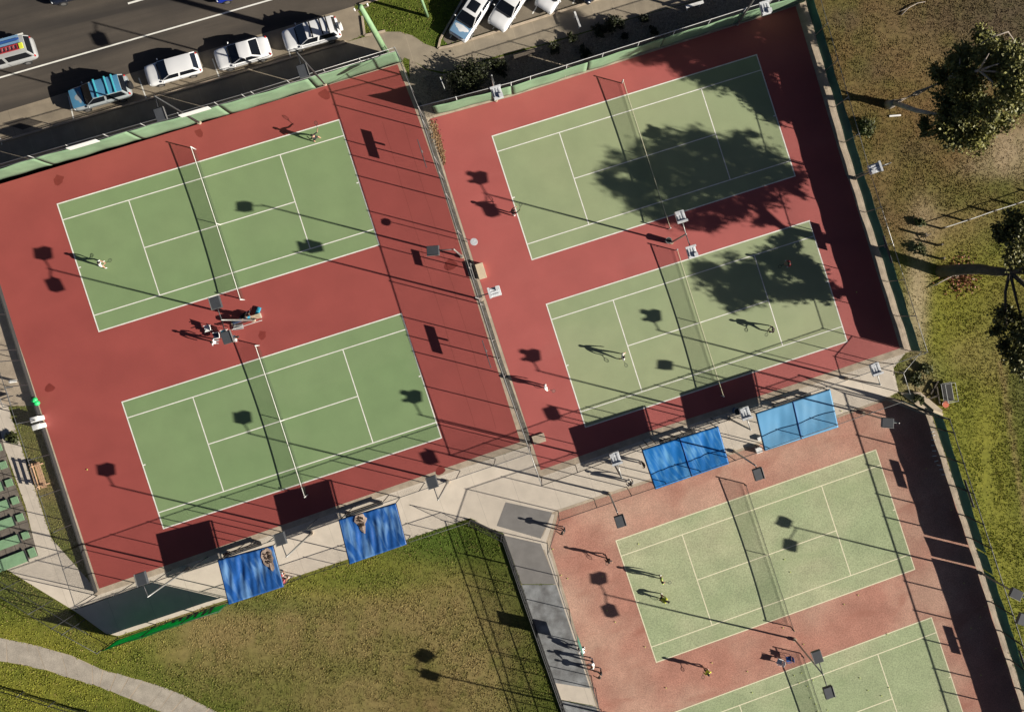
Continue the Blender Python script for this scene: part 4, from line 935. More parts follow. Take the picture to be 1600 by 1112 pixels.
bag('pale grey cloth bag on the ground below the pale bench', 373, 511, 'c_grey', .8, .4, .2, 10)
def chair(label, u, v, rz, m, cush=None):
    t = thing('plastic_chair', label, 'chair', P(u, v), math.radians(rz), 'plastic chairs beside the courts')
    g = MB(); g.box((0, 0, .44), (.46, .48, .04)); so = g.build('seat', K[m], t, bevel=.015)
    g = MB(); g.grid(lambda a, b: Vector((-.22-.1*b-.05*math.sin(PI*a), (a-.5)*.46, .46+.42*b)), 6, 4); bo = g.build('backrest', K[m], t, smooth=True, fix=False); bo.modifiers.new('t', 'SOLIDIFY').thickness = .02
    for x in (-1, 1):
        for y in (-1, 1):
            g = MB(); g.tube([(x*.18, y*.19, .44), (x*.23, y*.23, 0)], .022, 6); g.build('leg', K[m], t)
    for y in (-1, 1):
        g = MB(); g.box((0, y*.25, .64), (.42, .05, .03)); g.build('armrest', K[m], t)
    if cush: g = MB(); g.box((.02, 0, .50), (.4, .42, .08)); g.build('cushion', K[cush], so, bevel=.03)
chair('white plastic chair farthest left by the twin lamp pole', 327, 513, 197, 'white')
chair('white plastic chair with navy cushion by the twin lamp pole', 341, 524, 190, 'white', 'c_navy')
chair('white plastic chair with teal cushion by the twin lamp pole', 353, 520, 200, 'white', 'c_teal')
chair('white plastic chair between the pink sanded courts', 1216, 1030, 160, 'white')
chair('navy plastic chair between the pink sanded courts', 1230, 1026, 190, 'bluep')
def bin_(label, u, v, m, r=.26, h=.75, lid=None):
    t = thing('bin', label, 'bin', P(u, v)); g = MB(); g.tube([(0, 0, 0), (0, 0, h)], [r*.85, r], 16); g.build('drum', K[m], t, smooth=False)
    g = MB(); g.tube([(0, 0, h-.05), (0, 0, h+.02)], [r*1.06, r*1.06], 16); g.build('rim', K['steel'], t)
    g = MB(); g.tube([(0, 0, h+.021), (0, 0, h+.024)], [r*.85, r*.85], 16); g.build('opening', K[lid or 'black'], t)
bin_('round dark bin in shade between the olive courts', 1043, 377, 'c_grey')
bin_('blue bin in the shadow behind the right olive court fence', 1149, 641, 'bluep', .3, .8)
def crate(label, u, v, m, sx, sy, sz, rz, name='box', cat='box', lidm=None):
    t = thing(name, label, cat, P(u, v), math.radians(rz)); g = MB(); g.box((0, 0, sz/2), (sx, sy, sz)); g.build('body', K[m], t, bevel=.02)
    g = MB(); g.box((0, 0, sz+.025), (sx*1.05, sy*1.05, .05)); g.build('lid', K[lidm or m], t, bevel=.015)
    g = MB(); g.box((sx*.5+.02, 0, sz*.7), (.04, sy*.3, .04)); g.build('handle', K['steel'], t)
crate('cream storage box beside the dividing fence', 752, 424, 'cream', .62, 1.25, .5, 17, 'storage_box')
crate('white cube box on the pink surround left of the faded blue shade', 1184, 702, 'white', .5, .45, .42, 20, 'cool_box', 'cool box')
crate('flat white box on the pale path left of the faded blue shade', 1187, 684, 'white', .5, .28, .25, 20, 'cool_box', 'cool box')
crate('grey concrete pit cover at the lower end of the dividing fence', 842, 685, 'edging', 1.0, .7, .10, 17, 'pit_cover', 'pit cover')
for lab, (u, v) in (('white rounded bin nearer the bright green bag', (64, 653)), ('white rounded bin farther from the bright green bag', (67, 664.5))):
    t = thing('wheelie_bin', lab, 'bin', P(u, v), math.radians(17), 'white rounded bins on the left edge')
    g = MB(); g.box((0, 0, .45), (.62, .38, .9)); g.build('body', K['white'], t, bevel=.06, smooth=True)
    g = MB(); g.box((0, 0, .94), (.70, .44, .09)); g.build('lid', K['white'], t, bevel=.04, smooth=True)
    for s in (-1, 1): g = MB(); g.tube([(-.28, s*.17, .08), (-.28, s*.22, .08)], .08, 10); g.build('wheel', K['black'], t)
t = thing('bag', 'bright green lumpy bag tied at the left edge of the red court', 'bag', P(59, 626))
g = MB(); g.ball((0, .12, .45), .22, 12, 8, (1, 1, .9)); g.ball((.14, -.14, .42), .25, 12, 8, (1, .9, .9)); g.build('sack', K['green_pl'], t, smooth=True)
g = MB(); g.tube([(.05, 0, .6), (.0, .03, .78)], [.06, .1], 8); g.build('knot', K['green_pl'], t)
# timber bench on the left lawn
t = thing('park_bench', 'pale timber slatted bench on the grass strip left of the courts', 'bench', P(66, 741), math.radians(17+90+180))
for y in (-.05, .10, .25):
    g = MB(); g.box((0, y, .45), (2.15, .13, .045)); g.build('seat_slat', K['timber'], t, bevel=.01)
for i, z in enumerate((.62, .82)):
    g = MB(); g.box((0, -.20-.08*i, z), (2.2, .05, .12)); g.build('back_slat', K['timber'], t, bevel=.01)
for x in (-.85, .85):
    g = MB(); g.box((x, .1, .21), (.1, .5, .42)); g.box((x, -.17, .5), (.1, .09, .9)); g.box((x, .1, .62), (.1, .55, .05)); g.build('leg', K['timber'], t, bevel=.01)
# green benches on the paver terrace
for i, (u, v) in enumerate([(5, 698), (13, 725), (22, 752.5), (31, 780), (39, 806.5), (47.5, 834), (58, 861)]):
    a = P(u, v); L = 4.6; th = math.radians(17.5+i*.6); d = Vector((math.cos(th), math.sin(th), 0)); t = thing('terrace_bench', ['topmost green slab bench on the paver terrace, cut by the left edge', 'second green slab bench from the top on the paver terrace', 'third green slab bench from the top, beside the timber bench', 'fourth green slab bench on the paver terrace', 'fifth green slab bench on the paver terrace', 'sixth green slab bench, partly shaded at its end', 'lowest and widest green slab bench by the pale path'][i], 'bench', a-d*L/2, th, 'green slab benches on the terrace')
    wd = .74 if i < 6 else .95; h = .17
    g = MB(); g.box((-.35, 0, h), (L-.9, wd, .06)); g.build('seat', K['bench_g'], t, bevel=.01)
    g = MB(); g.box((L/2-.32, .05, h-.05), (.56, wd*.8, .05)); g.build('end_step', K['bench_g'], t, bevel=.01)
    for x in (-L/2+.3, 0, L/2-.9): g = MB(); g.box((x, 0, h/2-.02), (.12, wd*.8, h-.04)); g.build('leg', K['darksteel'], t)
    g = MB(); g.box((L/2-.78, 0, h+.04), (.06, wd*1.15, .05)); g.build('nosing', K['darksteel'], t)
# steps with handrails on the far left
t = thing('handrail', 'dark steel handrails with a pale top bar by the left edge path', 'handrail', P(22, 618), math.radians(17.7))
for x in (-1.2, -.55, .1):
    for y in (-.7, .7): g = MB(); g.tube([(x, y, 0), (x, y, 1.0)], .03, 8); g.build('post', K['darksteel'], t)
    g = MB(); g.tube([(x, -.7, 1.0), (x, .7, 1.0)], .03, 8); g.build('rail', K['steel'], t)
g = MB(); g.box((-.55, 0, .5), (1.3, .06, .5)); g.build('panel', K['darksteel'], t)
t = thing('bollard', 'short white post standing in the left edge path', 'bollard', P(25, 595))
g = MB(); g.tube([(0, 0, 0), (0, 0, .85)], .11, 12); g.build('shaft', K['white'], t); g = MB(); g.tube([(0, 0, .85), (0, 0, .9)], [.12, .08], 12); g.build('cap', K['white'], t)
# street garden bits
t = thing('signboard', 'narrow upright sign by the kerb path next to the dark bush', 'sign', P(694, 137), math.radians(112))
g = MB(); g.box((0, 0, 1.15), (.9, .05, 1.1)); g.build('panel', K['white'], t, bevel=.01)
for s in (-.35, .35): g = MB(); g.box((s, .0, .3), (.08, .07, .6)); g.build('leg', K['wood'], t)
long_bench('low timber bench on the pebble bed by the footpath', (803, 92), (836, 83), K['wood'], .4)
def plank(label, pa, pb, wd, hh, m, name='plank', z=0):
    a, b = P(*pa), P(*pb); d = b-a; t = thing(name, label, 'plank', (a+b)/2+Vector((0, 0, z)), math.atan2(d.y, d.x)); g = MB(); g.box((0, 0, hh), (d.length, wd, .05)); g.build('board', m, t, bevel=.01)
    for s in (-.35, .35): g = MB(); g.box((d.length*s, 0, hh/2-.02), (.08, wd*.8, max(hh-.05, .02))); g.build('foot', m, t)
plank('white strip raised across the shaded footpath', (897, 24), (906, 48), .16, .9, K['white'])  # narrow white strip raised on two feet
plank('bluish white board beside the shaded hedge at the top', (1069, 17), (1096, 9), .25, .9, K['white'])
plank('white offcut plank lying on the dry bank below the pale trunk', (1389, 182), (1407, 180.5), .14, .08, K['white'])
plank('pale pole section at the screen corner of the pink court', (1455, 641), (1470, 647), .22, .4, K['cream'])
for i, (u, v, a) in enumerate([(1456.5, 674.5, 10), (1458, 680, 10), (1458, 687, -5), (1458, 695.5, 0), (1459.5, 704, 0), (1460, 712, 5), (1463, 720, 15), (1467, 726.5, -10), (1471, 733, 0), (1474.5, 741, 0)]):  # row of short white strips laid flat on the surround
    t = thing('white_strip', 'one of the short white strips in a row along the shaded pink surround', 'marker', P(u, v, .022), math.radians(a), 'white strips by the pink court screen')
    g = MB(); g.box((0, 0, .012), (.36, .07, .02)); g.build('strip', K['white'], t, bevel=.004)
# cage trolley and clutter by the right lawn
t = thing('cage_trolley', 'white wire cage trolley at the edge of the right lawn', 'trolley', P(1478, 612), math.radians(10))
for x in (-.45, .45):
    for y in (-.8, .8): g = MB(); g.tube([(x, y, 0), (x, y, 1.1)], .025, 6); g.build('post', K['whitesteel'], t)
for z in (.3, 1.1):
    g = MB(); g.tube([(-.45, -.8, z), (.45, -.8, z), (.45, .8, z), (-.45, .8, z), (-.45, -.8, z)], .025, 6); g.build('rail', K['whitesteel'], t)
me = panel('cage_mesh', Vector((-.45, -.8, 0)), Vector((-.45, .8, 0)), .3, 1.1, K['mesh'], t); g = MB(); g.box((0, 0, .3), (.9, 1.6, .03)); g.build('tray', K['plinth'], t)
t = thing('bucket', 'orange bucket on the ground below the cage trolley', 'bucket', P(1475, 631)); g = MB(); g.tube([(0, 0, 0), (0, 0, .35)], [.22, .3], 14); g.build('pail', K['orange'], t); g = MB(); g.tube([(.3*math.cos(a), .3*math.sin(a), .34+.05*abs(math.sin(a))) for a in [PI*i/8 for i in range(9)]], .012, 5); g.build('handle', K['steel'], t)
for i, (u, v, l, a) in enumerate([(1458, 605, 1.3, 60), (1464, 617, 1.5, 100), (1456, 620, 1.0, 20)]):
    t = thing('timber_offcut', ['dark timber offcut nearest the screen beside the cage trolley', 'longest dark timber offcut beside the cage trolley', 'short dark timber offcut above the concrete lip'][i], 'timber', P(u, v), math.radians(a)); g = MB(); g.box((0, 0, .25), (l, .12, .12)); g.build('beam', K['barkd'], t, bevel=.01); g = MB(); g.box((l*.3, .1, .1), (.12, .5, .1)); g.build('block', K['barkd'], t)
# post and cable fence and bollards on the dry bank
t = thing('post_and_rail_fence', 'low timber post and cable fence across the dry bank', 'fence')
pp = [P(1470, 357), (P(1507, 345)), P(1547, 331), P(1582, 320), P(1625, 305)]
for p in pp: g = MB(); g.tube([p, p+Vector((0, 0, .95))], [.10, .09], 8); g.build('post', K['wood'], t)
g = MB(); g.tube([p+Vector((0, 0, .8)) for p in pp], .035, 6); g.build('cable', K['whitesteel'], t)
for i, (u, v) in enumerate([(1440, 367), (1465, 383), (1468, 404)]):
    t = thing('bollard', ['timber bollard with a fallen stick on the dirt path', 'timber bollard between two others on the dirt path', 'timber bollard nearest the trunk shadow on the dirt path'][i], 'bollard', P(u, v), 0, 'timber bollards on the dirt path'); g = MB(); g.tube([(0, 0, 0), (0, 0, .9)], [.11, .10], 10); g.build('shaft', K['wood'], t); g = MB(); g.tube([(0, 0, .9), (0, 0, .94)], [.1, .06], 10); g.build('cap', K['wood'], t)

# tennis balls
BALLS = [(1200+x/3.9725, 832+y/3.9725) for x, y in [(102, 165), (137, 243), (558, 385), (470, 442), (738, 628), (568, 898), (750, 958), (618, 975), (703, 1010), (345, 993), (368, 1098), (207, 868), (160, 882), (192, 930), (278, 912), (242, 950), (262, 1022), (295, 1062), (305, 1108), (220, 690), (163, 605), (92, 588), (122, 808), (1345, 455), (1315, 520), (1258, 590), (1412, 715), (1475, 810), (1320, 880), (1522, 1030), (1497, 745), (1215, 310), (1162, 193)]]
BALLS += [(800+x/3.9725, 832+y/3.9725) for x, y in [(785, 68), (640, 552), (305, 262), (345, 282), (253, 100), (955, 960), (1240, 805), (1460, 858), (560, 270), (590, 480), (1490, 990), (825, 706)]]
BALLS += [(1200+x/3.9725, 560+y/3.9725) for x, y in [(455, 325), (980, 683), (1135, 938), (1145, 548)]]
g = MB(); g.ball((0, 0, 0), .042, 10, 8); b0 = g.build('tennis_ball', K['ball'], smooth=True)
for i, (u, v) in enumerate(BALLS):
    o = b0 if i == 0 else b0.copy()
    if i: COL.objects.link(o)
    o.location = P(u, v)+Vector((0, 0, .062)); tag(o, 'small yellow tennis ball lying loose on the pink and green sanded courts', 'tennis ball', 'loose balls on the sanded courts')
for i, (u, v, lab) in enumerate([(136.5, 733, 'tennis ball lying alone on the red surround of the lower left court'), (1338, 456.5, 'tennis ball in the screen shadow right of the lower olive court')]):
    o = b0.copy(); COL.objects.link(o); o.location = P(u, v)+Vector((0, 0, .055)); tag(o, lab, 'tennis ball', 'lone balls on the red courts')

# ------------------------------------------------------------------ trees and shrubs
def rot_quads(c, size, r, up=.35, stretch=1.9):
    n = len(c); nrm = r.normal(size=(n, 3)); nrm[:, 2] = np.abs(nrm[:, 2])+up; nrm /= np.linalg.norm(nrm, axis=1)[:, None]
    a = r.normal(size=(n, 3)); a -= (a*nrm).sum(1)[:, None]*nrm; a /= np.linalg.norm(a, axis=1)[:, None]; b = np.cross(nrm, a)
    s = size*(.6+.8*r.rand(n))[:, None]
    return np.stack([c-a*s*stretch/2, c+b*s/2, c+a*s*stretch/2, c-b*s/2], 1)
def leaf_mesh(name, quads, cols, m, parent):
    n = len(quads); me = bpy.data.meshes.new(name)
    me.vertices.add(n*4); me.vertices.foreach_set('co', quads.reshape(-1).astype(np.float32))
    me.loops.add(n*4); me.loops.foreach_set('vertex_index', np.arange(n*4, dtype=np.int32))
    me.polygons.add(n); me.polygons.foreach_set('loop_start', np.arange(0, n*4, 4, dtype=np.int32)); me.polygons.foreach_set('loop_total', np.full(n, 4, np.int32))
    a = me.attributes.new('tint', 'FLOAT_COLOR', 'POINT'); cc = np.concatenate([np.repeat(cols, 4, 0), np.ones((n*4, 1))], 1); a.data.foreach_set('color', cc.reshape(-1).astype(np.float32))
    me.materials.append(m); me.update(calc_edges=True); me.validate()
    o = bpy.data.objects.new(name, me); COL.objects.link(o); o.parent = parent; return o
LEAF = attr_mat('leaf', 'tint', rough=.55, var=.1, scale=5, fine=.1, bump=0); LEAF.node_tree.nodes['Principled BSDF'].inputs['Specular IOR Level'].default_value = .35
def tree(name, label, cat, trunks, clumps, barkm, leaf=.16, dens=900, cols=((.10, .095, .022), (.045, .055, .014)), group=None, seed=1, sub=9, spread=.42):
    r = np.random.RandomState(seed); b0 = trunks[0][0][0]; base = Vector((b0[0], b0[1], 0)); t = thing(name, label, cat, base, 0, group)
    m = MB()
    for pts, rs in trunks: m.tube([Vector(p)-base for p in pts], rs, 8)
    m.build('trunk', barkm, t, smooth=True)
    C = []; W = []
    for (c, rad) in clumps:
        c = np.array(c)-np.array(base); k = max(3, int(sub*rad))
        d = r.normal(size=(k, 3)); d /= np.linalg.norm(d, axis=1)[:, None]; sc = c+d*np.array((rad, rad, rad*.7))*(.35+.65*r.rand(k, 1))
        per = max(20, int(dens*rad*rad/k)); tone = r.rand(k)
        for i in range(k):
            p = sc[i]+r.normal(size=(per, 3))*np.array((1, 1, .6))*spread*min(rad, 1.5)*.6; C.append(p); W.append(np.clip(tone[i]*.6+.5*r.rand(per), 0, 1))
        lim = r.randint(0, k, 3)
        for i in lim:
            mm = MB()
    C = np.concatenate(C); W = np.concatenate(W)[:, None]; C[:, 2] = np.maximum(C[:, 2], .05)
    leaf_mesh('crown', rot_quads(C, leaf, r), np.array(cols[0])*W+np.array(cols[1])*(1-W), LEAF, t)
    return t
def twigs(t0, ends, r0=.10):
    return [([t0, Vector(t0).lerp(Vector(e), .55)+Vector((RND.uniform(-.4, .4), RND.uniform(-.4, .4), .3)), e], [r0, r0*.65, r0*.3]) for e in ends]
# pale barked tree, upper right bank
def SC_(tu, tv, h): return P(tu+39.5*h, tv+9.9*h)+Vector((0, 0, h))
cl1 = [(P(u, v, h), r) for u, v, h, r in [(1500, 92, 8.5, 1.1), (1545, 84, 9.5, 1.3), (1580, 92, 11, 1.1), (1474, 162, 6.5, 1.1), (1470, 112, 6, .9), (1447, 196, 5, .7), (1484, 204, 6, 1.1), (1532, 208, 7, 1.1), (1562, 194, 8, 1.0), (1505, 216, 5.5, .8), (1512, 132, 8, 1.2)]]
cl1 += [(SC_(*q[:3]), q[3]) for q in [(880, 45, 14.5, .9), (905, 60, 14, 1.0), (950, 75, 13, 1.2), (1000, 85, 12, 1.3), (1050, 95, 11, 1.3), (1100, 80, 10, 1.3), (1150, 70, 8.5, 1.2), (1200, 50, 7, 1.0), (1130, 130, 8, 1.3), (1180, 155, 6.5, 1.2), (1230, 110, 5.5, 1.0), (1220, 150, 5.5, 1.0), (1170, 100, 7, 1.2), (1210, 80, 6, 1.0), (1080, 120, 9.5, 1.2), (1030, 60, 12.5, .9), (985, 55, 13, .8), (1105, 52, 9.8, .9), (1245, 62, 5.5, .9), (1262, 120, 5, .8), (1200, 105, 6.2, 1.0), (1150, 105, 7.6, 1.1), (1245, 175, 5, .8), (1235, 30, 6.2, .9), (1160, 45, 8.2, .9), (1060, 60, 11, 1.0)]]
bs = P(1388, 164); f1 = P(1398, 161, 1.2); l1 = P(1432, 146, 3.5); l2 = P(1432, 173, 3.4)
tree('gum_tree', 'broad gum tree with pale forked trunk on the upper right bank', 'tree',
     [([bs, P(1392, 163, .5), f1], [.42, .36, .30]), ([f1, l1, P(1478, 125, 6), P(1530, 110, 9.5), P(1560, 100, 12)], [.24, .2, .15, .10, .04]), ([f1, l2, P(1470, 180, 5.5), P(1520, 175, 8)], [.24, .19, .14, .06]),
      ([P(1530, 70, 9.3), P(1550, 58, 10), P(1575, 50, 10), P(1586, 66, 9.5), P(1592, 82, 9)], [.05, .06, .06, .05, .03])]+twigs(P(1478, 125, 6), [P(1505, 128, 8), P(1470, 112, 6), P(1500, 92, 9.5)])+twigs(P(1470, 180, 5.5), [P(1484, 204, 6), P(1447, 196, 5), P(1532, 208, 7), P(1474, 162, 6.5), P(1505, 216, 5.5)])+twigs(P(1530, 110, 9.5), [P(1545, 84, 12), P(1580, 108, 11), P(1550, 138, 10)]),
     cl1, K['bark'], dens=950, cols=((.23, .22, .055), (.06, .068, .020)), seed=3, sub=10, spread=.48, leaf=.15)
# leaning gum on the right lawn
bs = P(1468, 424); fk = P(1578, 425, 7.5)
up1 = [P(1585, 388, 8.6), P(1577, 352, 9.3)]
def SC_(tu, tv, h): return P(tu+39.5*h, tv+9.9*h)+Vector((0, 0, h))       # a clump at height h whose shade falls at (tu, tv)
cl2 = [(P(u, v, h), r) for u, v, h, r in [(1566, 366, 9, .9), (1588, 348, 9.8, 1.1), (1600, 372, 10, 1.0), (1572, 500, 7, 1.0), (1558, 514, 6, .7), (1578, 542, 8.6, .9), (1590, 572, 9.5, .9), (1568, 486, 6.4, .7)]]
cl2 += [(SC_(*q[:3]), q[3]) for q in [(950, 285, 13, 1.1), (975, 255, 13, 1.3), (985, 312, 13, 1.3), (1015, 280, 12.5, 1.6), (1020, 240, 12.5, 1.2), (1030, 337, 12.5, 1.1), (1060, 225, 12, 1.3), (1065, 270, 12, 1.7), (1070, 315, 11.8, 1.4), (1110, 240, 11, 1.4), (1115, 285, 11, 1.7), (1120, 330, 11, 1.1),
  (1155, 255, 10.5, 1.4), (1160, 300, 10, 1.3), (1195, 268, 9.8, 1.1), (1210, 288, 9.5, .8), (1085, 352, 11.5, .9), (1140, 215, 10.8, .7), (1170, 345, 10, .6), (1230, 300, 9.2, .5),
  (1085, 425, 10.5, 1.0), (1110, 440, 10.5, 1.1), (1140, 415, 10, 1.2), (1150, 450, 10, 1.2), (1190, 400, 9, 1.1), (1195, 445, 8.5, 1.3), (1235, 455, 7.5, 1.0), (1230, 410, 8, .9), (1275, 455, 6.5, .8), (1258, 440, 7, .9), (1295, 457, 6, .55), (1215, 380, 8.2, .7)]]
tree('gum_tree', 'leaning dark limbed gum tree at the right edge of the lawn', 'tree',
     [([bs, P(1500, 421, 2.2), P(1530, 420, 4.2), P(1556, 424, 6), fk], [.52, .46, .42, .37, .30]), ([fk, up1[0], up1[1], P(1612, 338, 10.6)], [.17, .14, .10, .05]), ([fk, P(1571, 455, 7.2), P(1571, 480, 7.2), P(1573, 510, 7.2)], [.14, .12, .10, .05]),
      ([fk, P(1600, 418, 8.4), P(1630, 380, 10)], [.18, .13, .05]), ([fk, SC_(1170, 335, 9.2), SC_(1110, 300, 11), SC_(1030, 285, 12.3)], [.20, .15, .11, .05]), ([fk, SC_(1190, 350, 8.6), SC_(1120, 345, 10.8), SC_(1060, 330, 11.8)], [.16, .12, .09, .04]), ([fk, SC_(1235, 385, 7.6), SC_(1205, 410, 8.2), SC_(1150, 430, 9.6)], [.17, .13, .10, .04]), ([fk, SC_(1225, 400, 7.4), SC_(1245, 440, 7.2)], [.14, .10, .05]), ([fk, P(1598, 440, 7.8), P(1625, 490, 8.6)], [.17, .12, .05])]+twigs(up1[1], [P(1566, 368, 9), P(1590, 352, 10)], .07)+twigs(P(1625, 490, 8.6), [P(1640, 535, 9.5), P(1600, 552, 9.2), P(1606, 520, 7.8)], .08),
     cl2, K['barkd'], dens=720, cols=((.18, .17, .048), (.05, .058, .020)), seed=8, sub=9, spread=.46, leaf=.15)
def shrub(label, u, v, r, h, cols, group='garden shrubs', seed=1, leaf=.10, dens=900):
    b = P(u, v); rr = np.random.RandomState(seed)
    tree('shrub', label, 'shrub', [([b, b+Vector((0, 0, h*.6))], [.07, .03])]+[([b, b+Vector((math.cos(a)*r*.6, math.sin(a)*r*.6, h*.7))], [.04, .015]) for a in (0, 2.1, 4.2)],
         [(b+Vector((rr.uniform(-.5, .5)*r, rr.uniform(-.5, .5)*r, h*rr.uniform(.35, .7))), r*.62) for _ in range(6)], K['barkd'], leaf=leaf, dens=dens, cols=cols, group=group, seed=seed, sub=14, spread=.4)
DK = ((.035, .042, .012), (.012, .016, .007))
shrub('large dark round bush between the footpath and the green fence', 736, 124, 1.7, 1.7, DK, seed=21, dens=700)
shrub('dark spreading bush right of the large round bush', 779, 106, .75, .8, DK, seed=22)
for i, (u, v, r, lab) in enumerate([(893, 61, .45, 'small dark shrub nearest the raised white strip'), (913, 82, .5, 'small dark shrub close to the green fence in deep shade'), (936, 50, .6, 'dark shrub in the pebble bed left of a pair'), (961, 43, .75, 'largest of the small shrubs in the pebble bed'), (1006, 31, .45, 'small shrub at the sunny end of the pebble bed'), (1020, 50, .4, 'small shrub near the fence below the bluish board'), (868, 78, .5, 'small dark shrub at the edge of the sunny pebbles'), (976, 60, .35, 'tiny shrub beside the largest of the small shrubs')]):
    shrub(lab, u, v, r, .7, DK, seed=30+i)
for i, (u, v, r, lab) in enumerate([(1355, 200, .9, 'green bushy shrub against the dark green screen on the dry bank'), (1436, 345, .5, 'small green shrub on the dirt path near the bollard'), (1436, 388, .55, 'round green shrub on the dirt path'), (22, 683, .6, 'low yellow green plant beside the left edge path'), (1446, 575, .55, 'round grey green shrub on the bare ground by the fence corner'), (1430, 592, .6, 'grey green shrub above the concrete lip'), (1432, 620, .55, 'dark grey green shrub nearest the cage trolley')]):
    shrub(lab, u, v, r, .6, ((.09, .10, .03), (.035, .045, .014)), group='wild shrubs on the banks', seed=50+i, dens=600)
t = thing('fallen_branch', 'bare fallen branch with red brown leaves on the right lawn', 'branch', P(1476, 436))
bp = [P(1452, 449, .08)-P(1476, 436), P(1470, 440, .14)-P(1476, 436), P(1490, 430, .18)-P(1476, 436), P(1503, 432, .1)-P(1476, 436)]
g = MB(); g.tube(bp, [.03, .06, .08, .03], 6); g.tube([bp[1], bp[1]+Vector((-.5, -.35, .1))], [.04, .015], 6); g.tube([bp[2], bp[2]+Vector((.6, .5, .15))], [.05, .015], 6); g.build('limb', K['bark'], t, smooth=True)
r = np.random.RandomState(5); c = np.array(P(1500, 432)-P(1476, 436))+r.normal(size=(500, 3))*np.array((.75, .75, .08))+np.array((0, 0, .12)); c[:, 2] = np.abs(c[:, 2])+.03; wv_ = r.rand(500, 1)
leaf_mesh('dead_leaves', rot_quads(c, .13, r), np.array((.30, .10, .05))*wv_+np.array((.16, .09, .04))*(1-wv_), LEAF, t)
t = thing('fallen_branch', 'thin curved fallen stick on the dark soil at the top right', 'branch', P(1425, 12))
g = MB(); o_ = P(1425, 12); g.tube([P(1408, 24, .1)-o_, P(1420, 12, .15)-o_, P(1434, 5, .15)-o_, P(1446, 3, .05)-o_], [.05, .05, .035, .02], 6); g.tube([P(1420, 12, .15)-o_, P(1402, 20, .1)-o_], [.03, .015], 6); g.build('limb', K['bark'], t, smooth=True)
t = thing('fallen_branch', 'forked stick caught on the left timber bollard', 'branch', P(1443, 369)); g = MB(); g.tube([(-.3, -.1, .1), (.1, 0, .35), (.55, .2, .25)], [.05, .06, .03], 6); g.tube([(.1, 0, .35), (0, -.5, .1)], [.04, .02], 6); g.build('limb', K['barkd'], t)

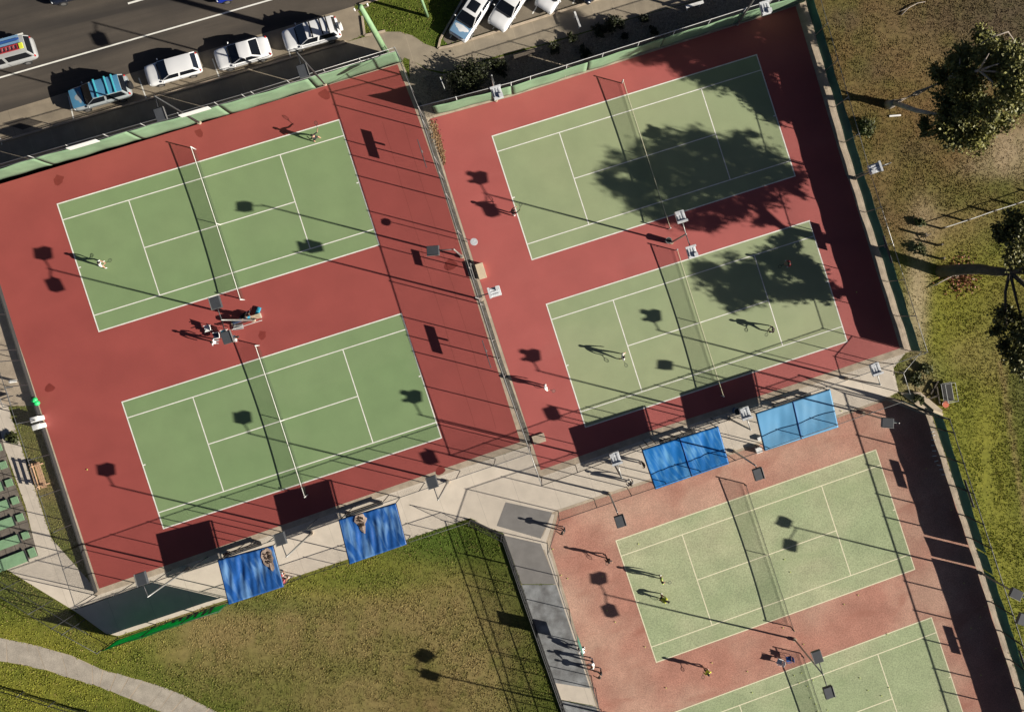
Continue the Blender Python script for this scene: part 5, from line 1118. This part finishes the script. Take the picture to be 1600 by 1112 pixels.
# ------------------------------------------------------------------ grass: tufts standing on the ground sheet
def inside(px, py, poly):
    c = np.zeros(px.shape, bool); n = len(poly)
    for i in range(n):
        x0, y0 = poly[i]; x1, y1 = poly[i-1]
        k = ((y0 > py) != (y1 > py)) & (px < (x1-x0)*(py-y0)/(y1-y0+1e-12)+x0); c ^= k
    return c
def grass():
    r = np.random.RandomState(2); n = 420000
    x = r.uniform(-52, 44, n); y = r.uniform(-36, 34, n); u, v = PX(x, y)
    k = (u > -40) & (u < 1640) & (v > -40) & (v < 1150)
    k &= ~((u > 200) & (u < 1240) & (v > 300) & (v < 600)); x, y, u, v = x[k], y[k], u[k], v[k]
    cl = vnoise(x, y, .55, 9)*vnoise(x, y, 2.3, 10); k = cl > .05*r.rand(len(x)); x, y, u, v = x[k], y[k], u[k], v[k]
    for poly in PAVED:
        k = ~inside(x, y, poly); x, y, u, v = x[k], y[k], u[k], v[k]
    n = len(x); col = ground_col(u, v, jitter(x, y)); col = col*(1.05+.5*r.rand(n, 1)); sw = r.rand(n) < .12; col[sw] = col[sw]*.4+C_DRY*1.3*.6
    dk_ = np.clip(1-np.linalg.norm(ground_col(u, v, jitter(x, y))-C_DIRT, axis=1)/.16, 0, 1); kk = r.rand(n) > dk_*1.3; x, y, u, v, col = x[kk], y[kk], u[kk], v[kk], col[kk]; n = len(x); bare = np.clip((col[:, 0]-col[:, 1])*6, 0, 1); d0 = vnoise(x, y, 1.7, 21)
    h = (.025+.06*r.rand(n))*(1-.35*bare)*(.6+.8*d0); tri = []; cc = []
    for b in range(3):
        a = r.uniform(0, 2*PI, n); ox = np.cos(a)*.05; oy = np.sin(a)*.05; wd = .028+.02*r.rand(n); a2 = a+PI/2
        p0 = np.stack([x+ox-np.cos(a2)*wd, y+oy-np.sin(a2)*wd, 0*x+.0], 1); p1 = np.stack([x+ox+np.cos(a2)*wd, y+oy+np.sin(a2)*wd, 0*x+.0], 1)
        p2 = np.stack([x+ox+np.cos(a)*h*.7, y+oy+np.sin(a)*h*.7, h], 1); tri.append(np.stack([p0, p1, p2], 1)); cc.append(col)
    tri = np.concatenate(tri); cc = np.concatenate(cc); m = len(tri); me = bpy.data.meshes.new('grass')
    me.vertices.add(m*3); me.vertices.foreach_set('co', tri.reshape(-1).astype(np.float32)); me.loops.add(m*3); me.loops.foreach_set('vertex_index', np.arange(m*3, dtype=np.int32))
    me.polygons.add(m); me.polygons.foreach_set('loop_start', np.arange(0, m*3, 3, dtype=np.int32)); me.polygons.foreach_set('loop_total', np.full(m, 3, np.int32))
    a = me.attributes.new('tint', 'FLOAT_COLOR', 'POINT'); a.data.foreach_set('color', np.concatenate([np.repeat(cc, 3, 0), np.ones((m*3, 1))], 1).reshape(-1).astype(np.float32))
    me.materials.append(attr_mat('grass_blade', 'tint', rough=.8, var=.1, scale=3, fine=0, bump=0)); me.update(calc_edges=True)
    o = bpy.data.objects.new('grass', me); COL.objects.link(o); tag(o, 'short dry and green grass growing on the lawns and banks', 'grass', kind='stuff')
grass()
# leaf litter at the corner of the upper right court
r = np.random.RandomState(6); n = 800; s = r.rand(n); c = np.stack([676+s*19+r.normal(size=n)*3.2*(1.3-s), 192+s*60+r.normal(size=n)*4], 1); X, Y = Pnp(c[:, 0], c[:, 1]); q = rot_quads(np.stack([X, Y, .04+.02*r.rand(n)], 1), .07, r, up=1.5); wv_ = r.rand(n, 1)
o = leaf_mesh('leaf_litter', q, np.array((.40, .26, .13))*wv_+np.array((.16, .08, .04))*(1-wv_), LEAF, None); tag(o, 'brown leaf litter along the fence corner of the upper right court', 'leaf litter', kind='stuff')
r = np.random.RandomState(7); n = 6000; c = np.stack([r.uniform(640, 1120, n), r.uniform(0, 180, n)], 1); X, Y = Pnp(c[:, 0], c[:, 1]); gb = px_list([(660, 118), (722, 112), (762, 97), (860, 71), (1000, 29), (1110, -1), (1200, -20), (1150, 30), (800, 140), (672, 176)])
k = inside(X, Y, [(p.x, p.y) for p in gb]); q = rot_quads(np.stack([X[k], Y[k], .04+.03*r.rand(k.sum())], 1), .12, r, up=1.2, stretch=1.2); wv_ = r.rand(k.sum(), 1)
o = leaf_mesh('pebbles', q, np.array((.36, .31, .24))*wv_+np.array((.16, .12, .08))*(1-wv_), LEAF, None); tag(o, 'loose pebbles and bark chips on the garden bed', 'pebbles', kind='stuff')
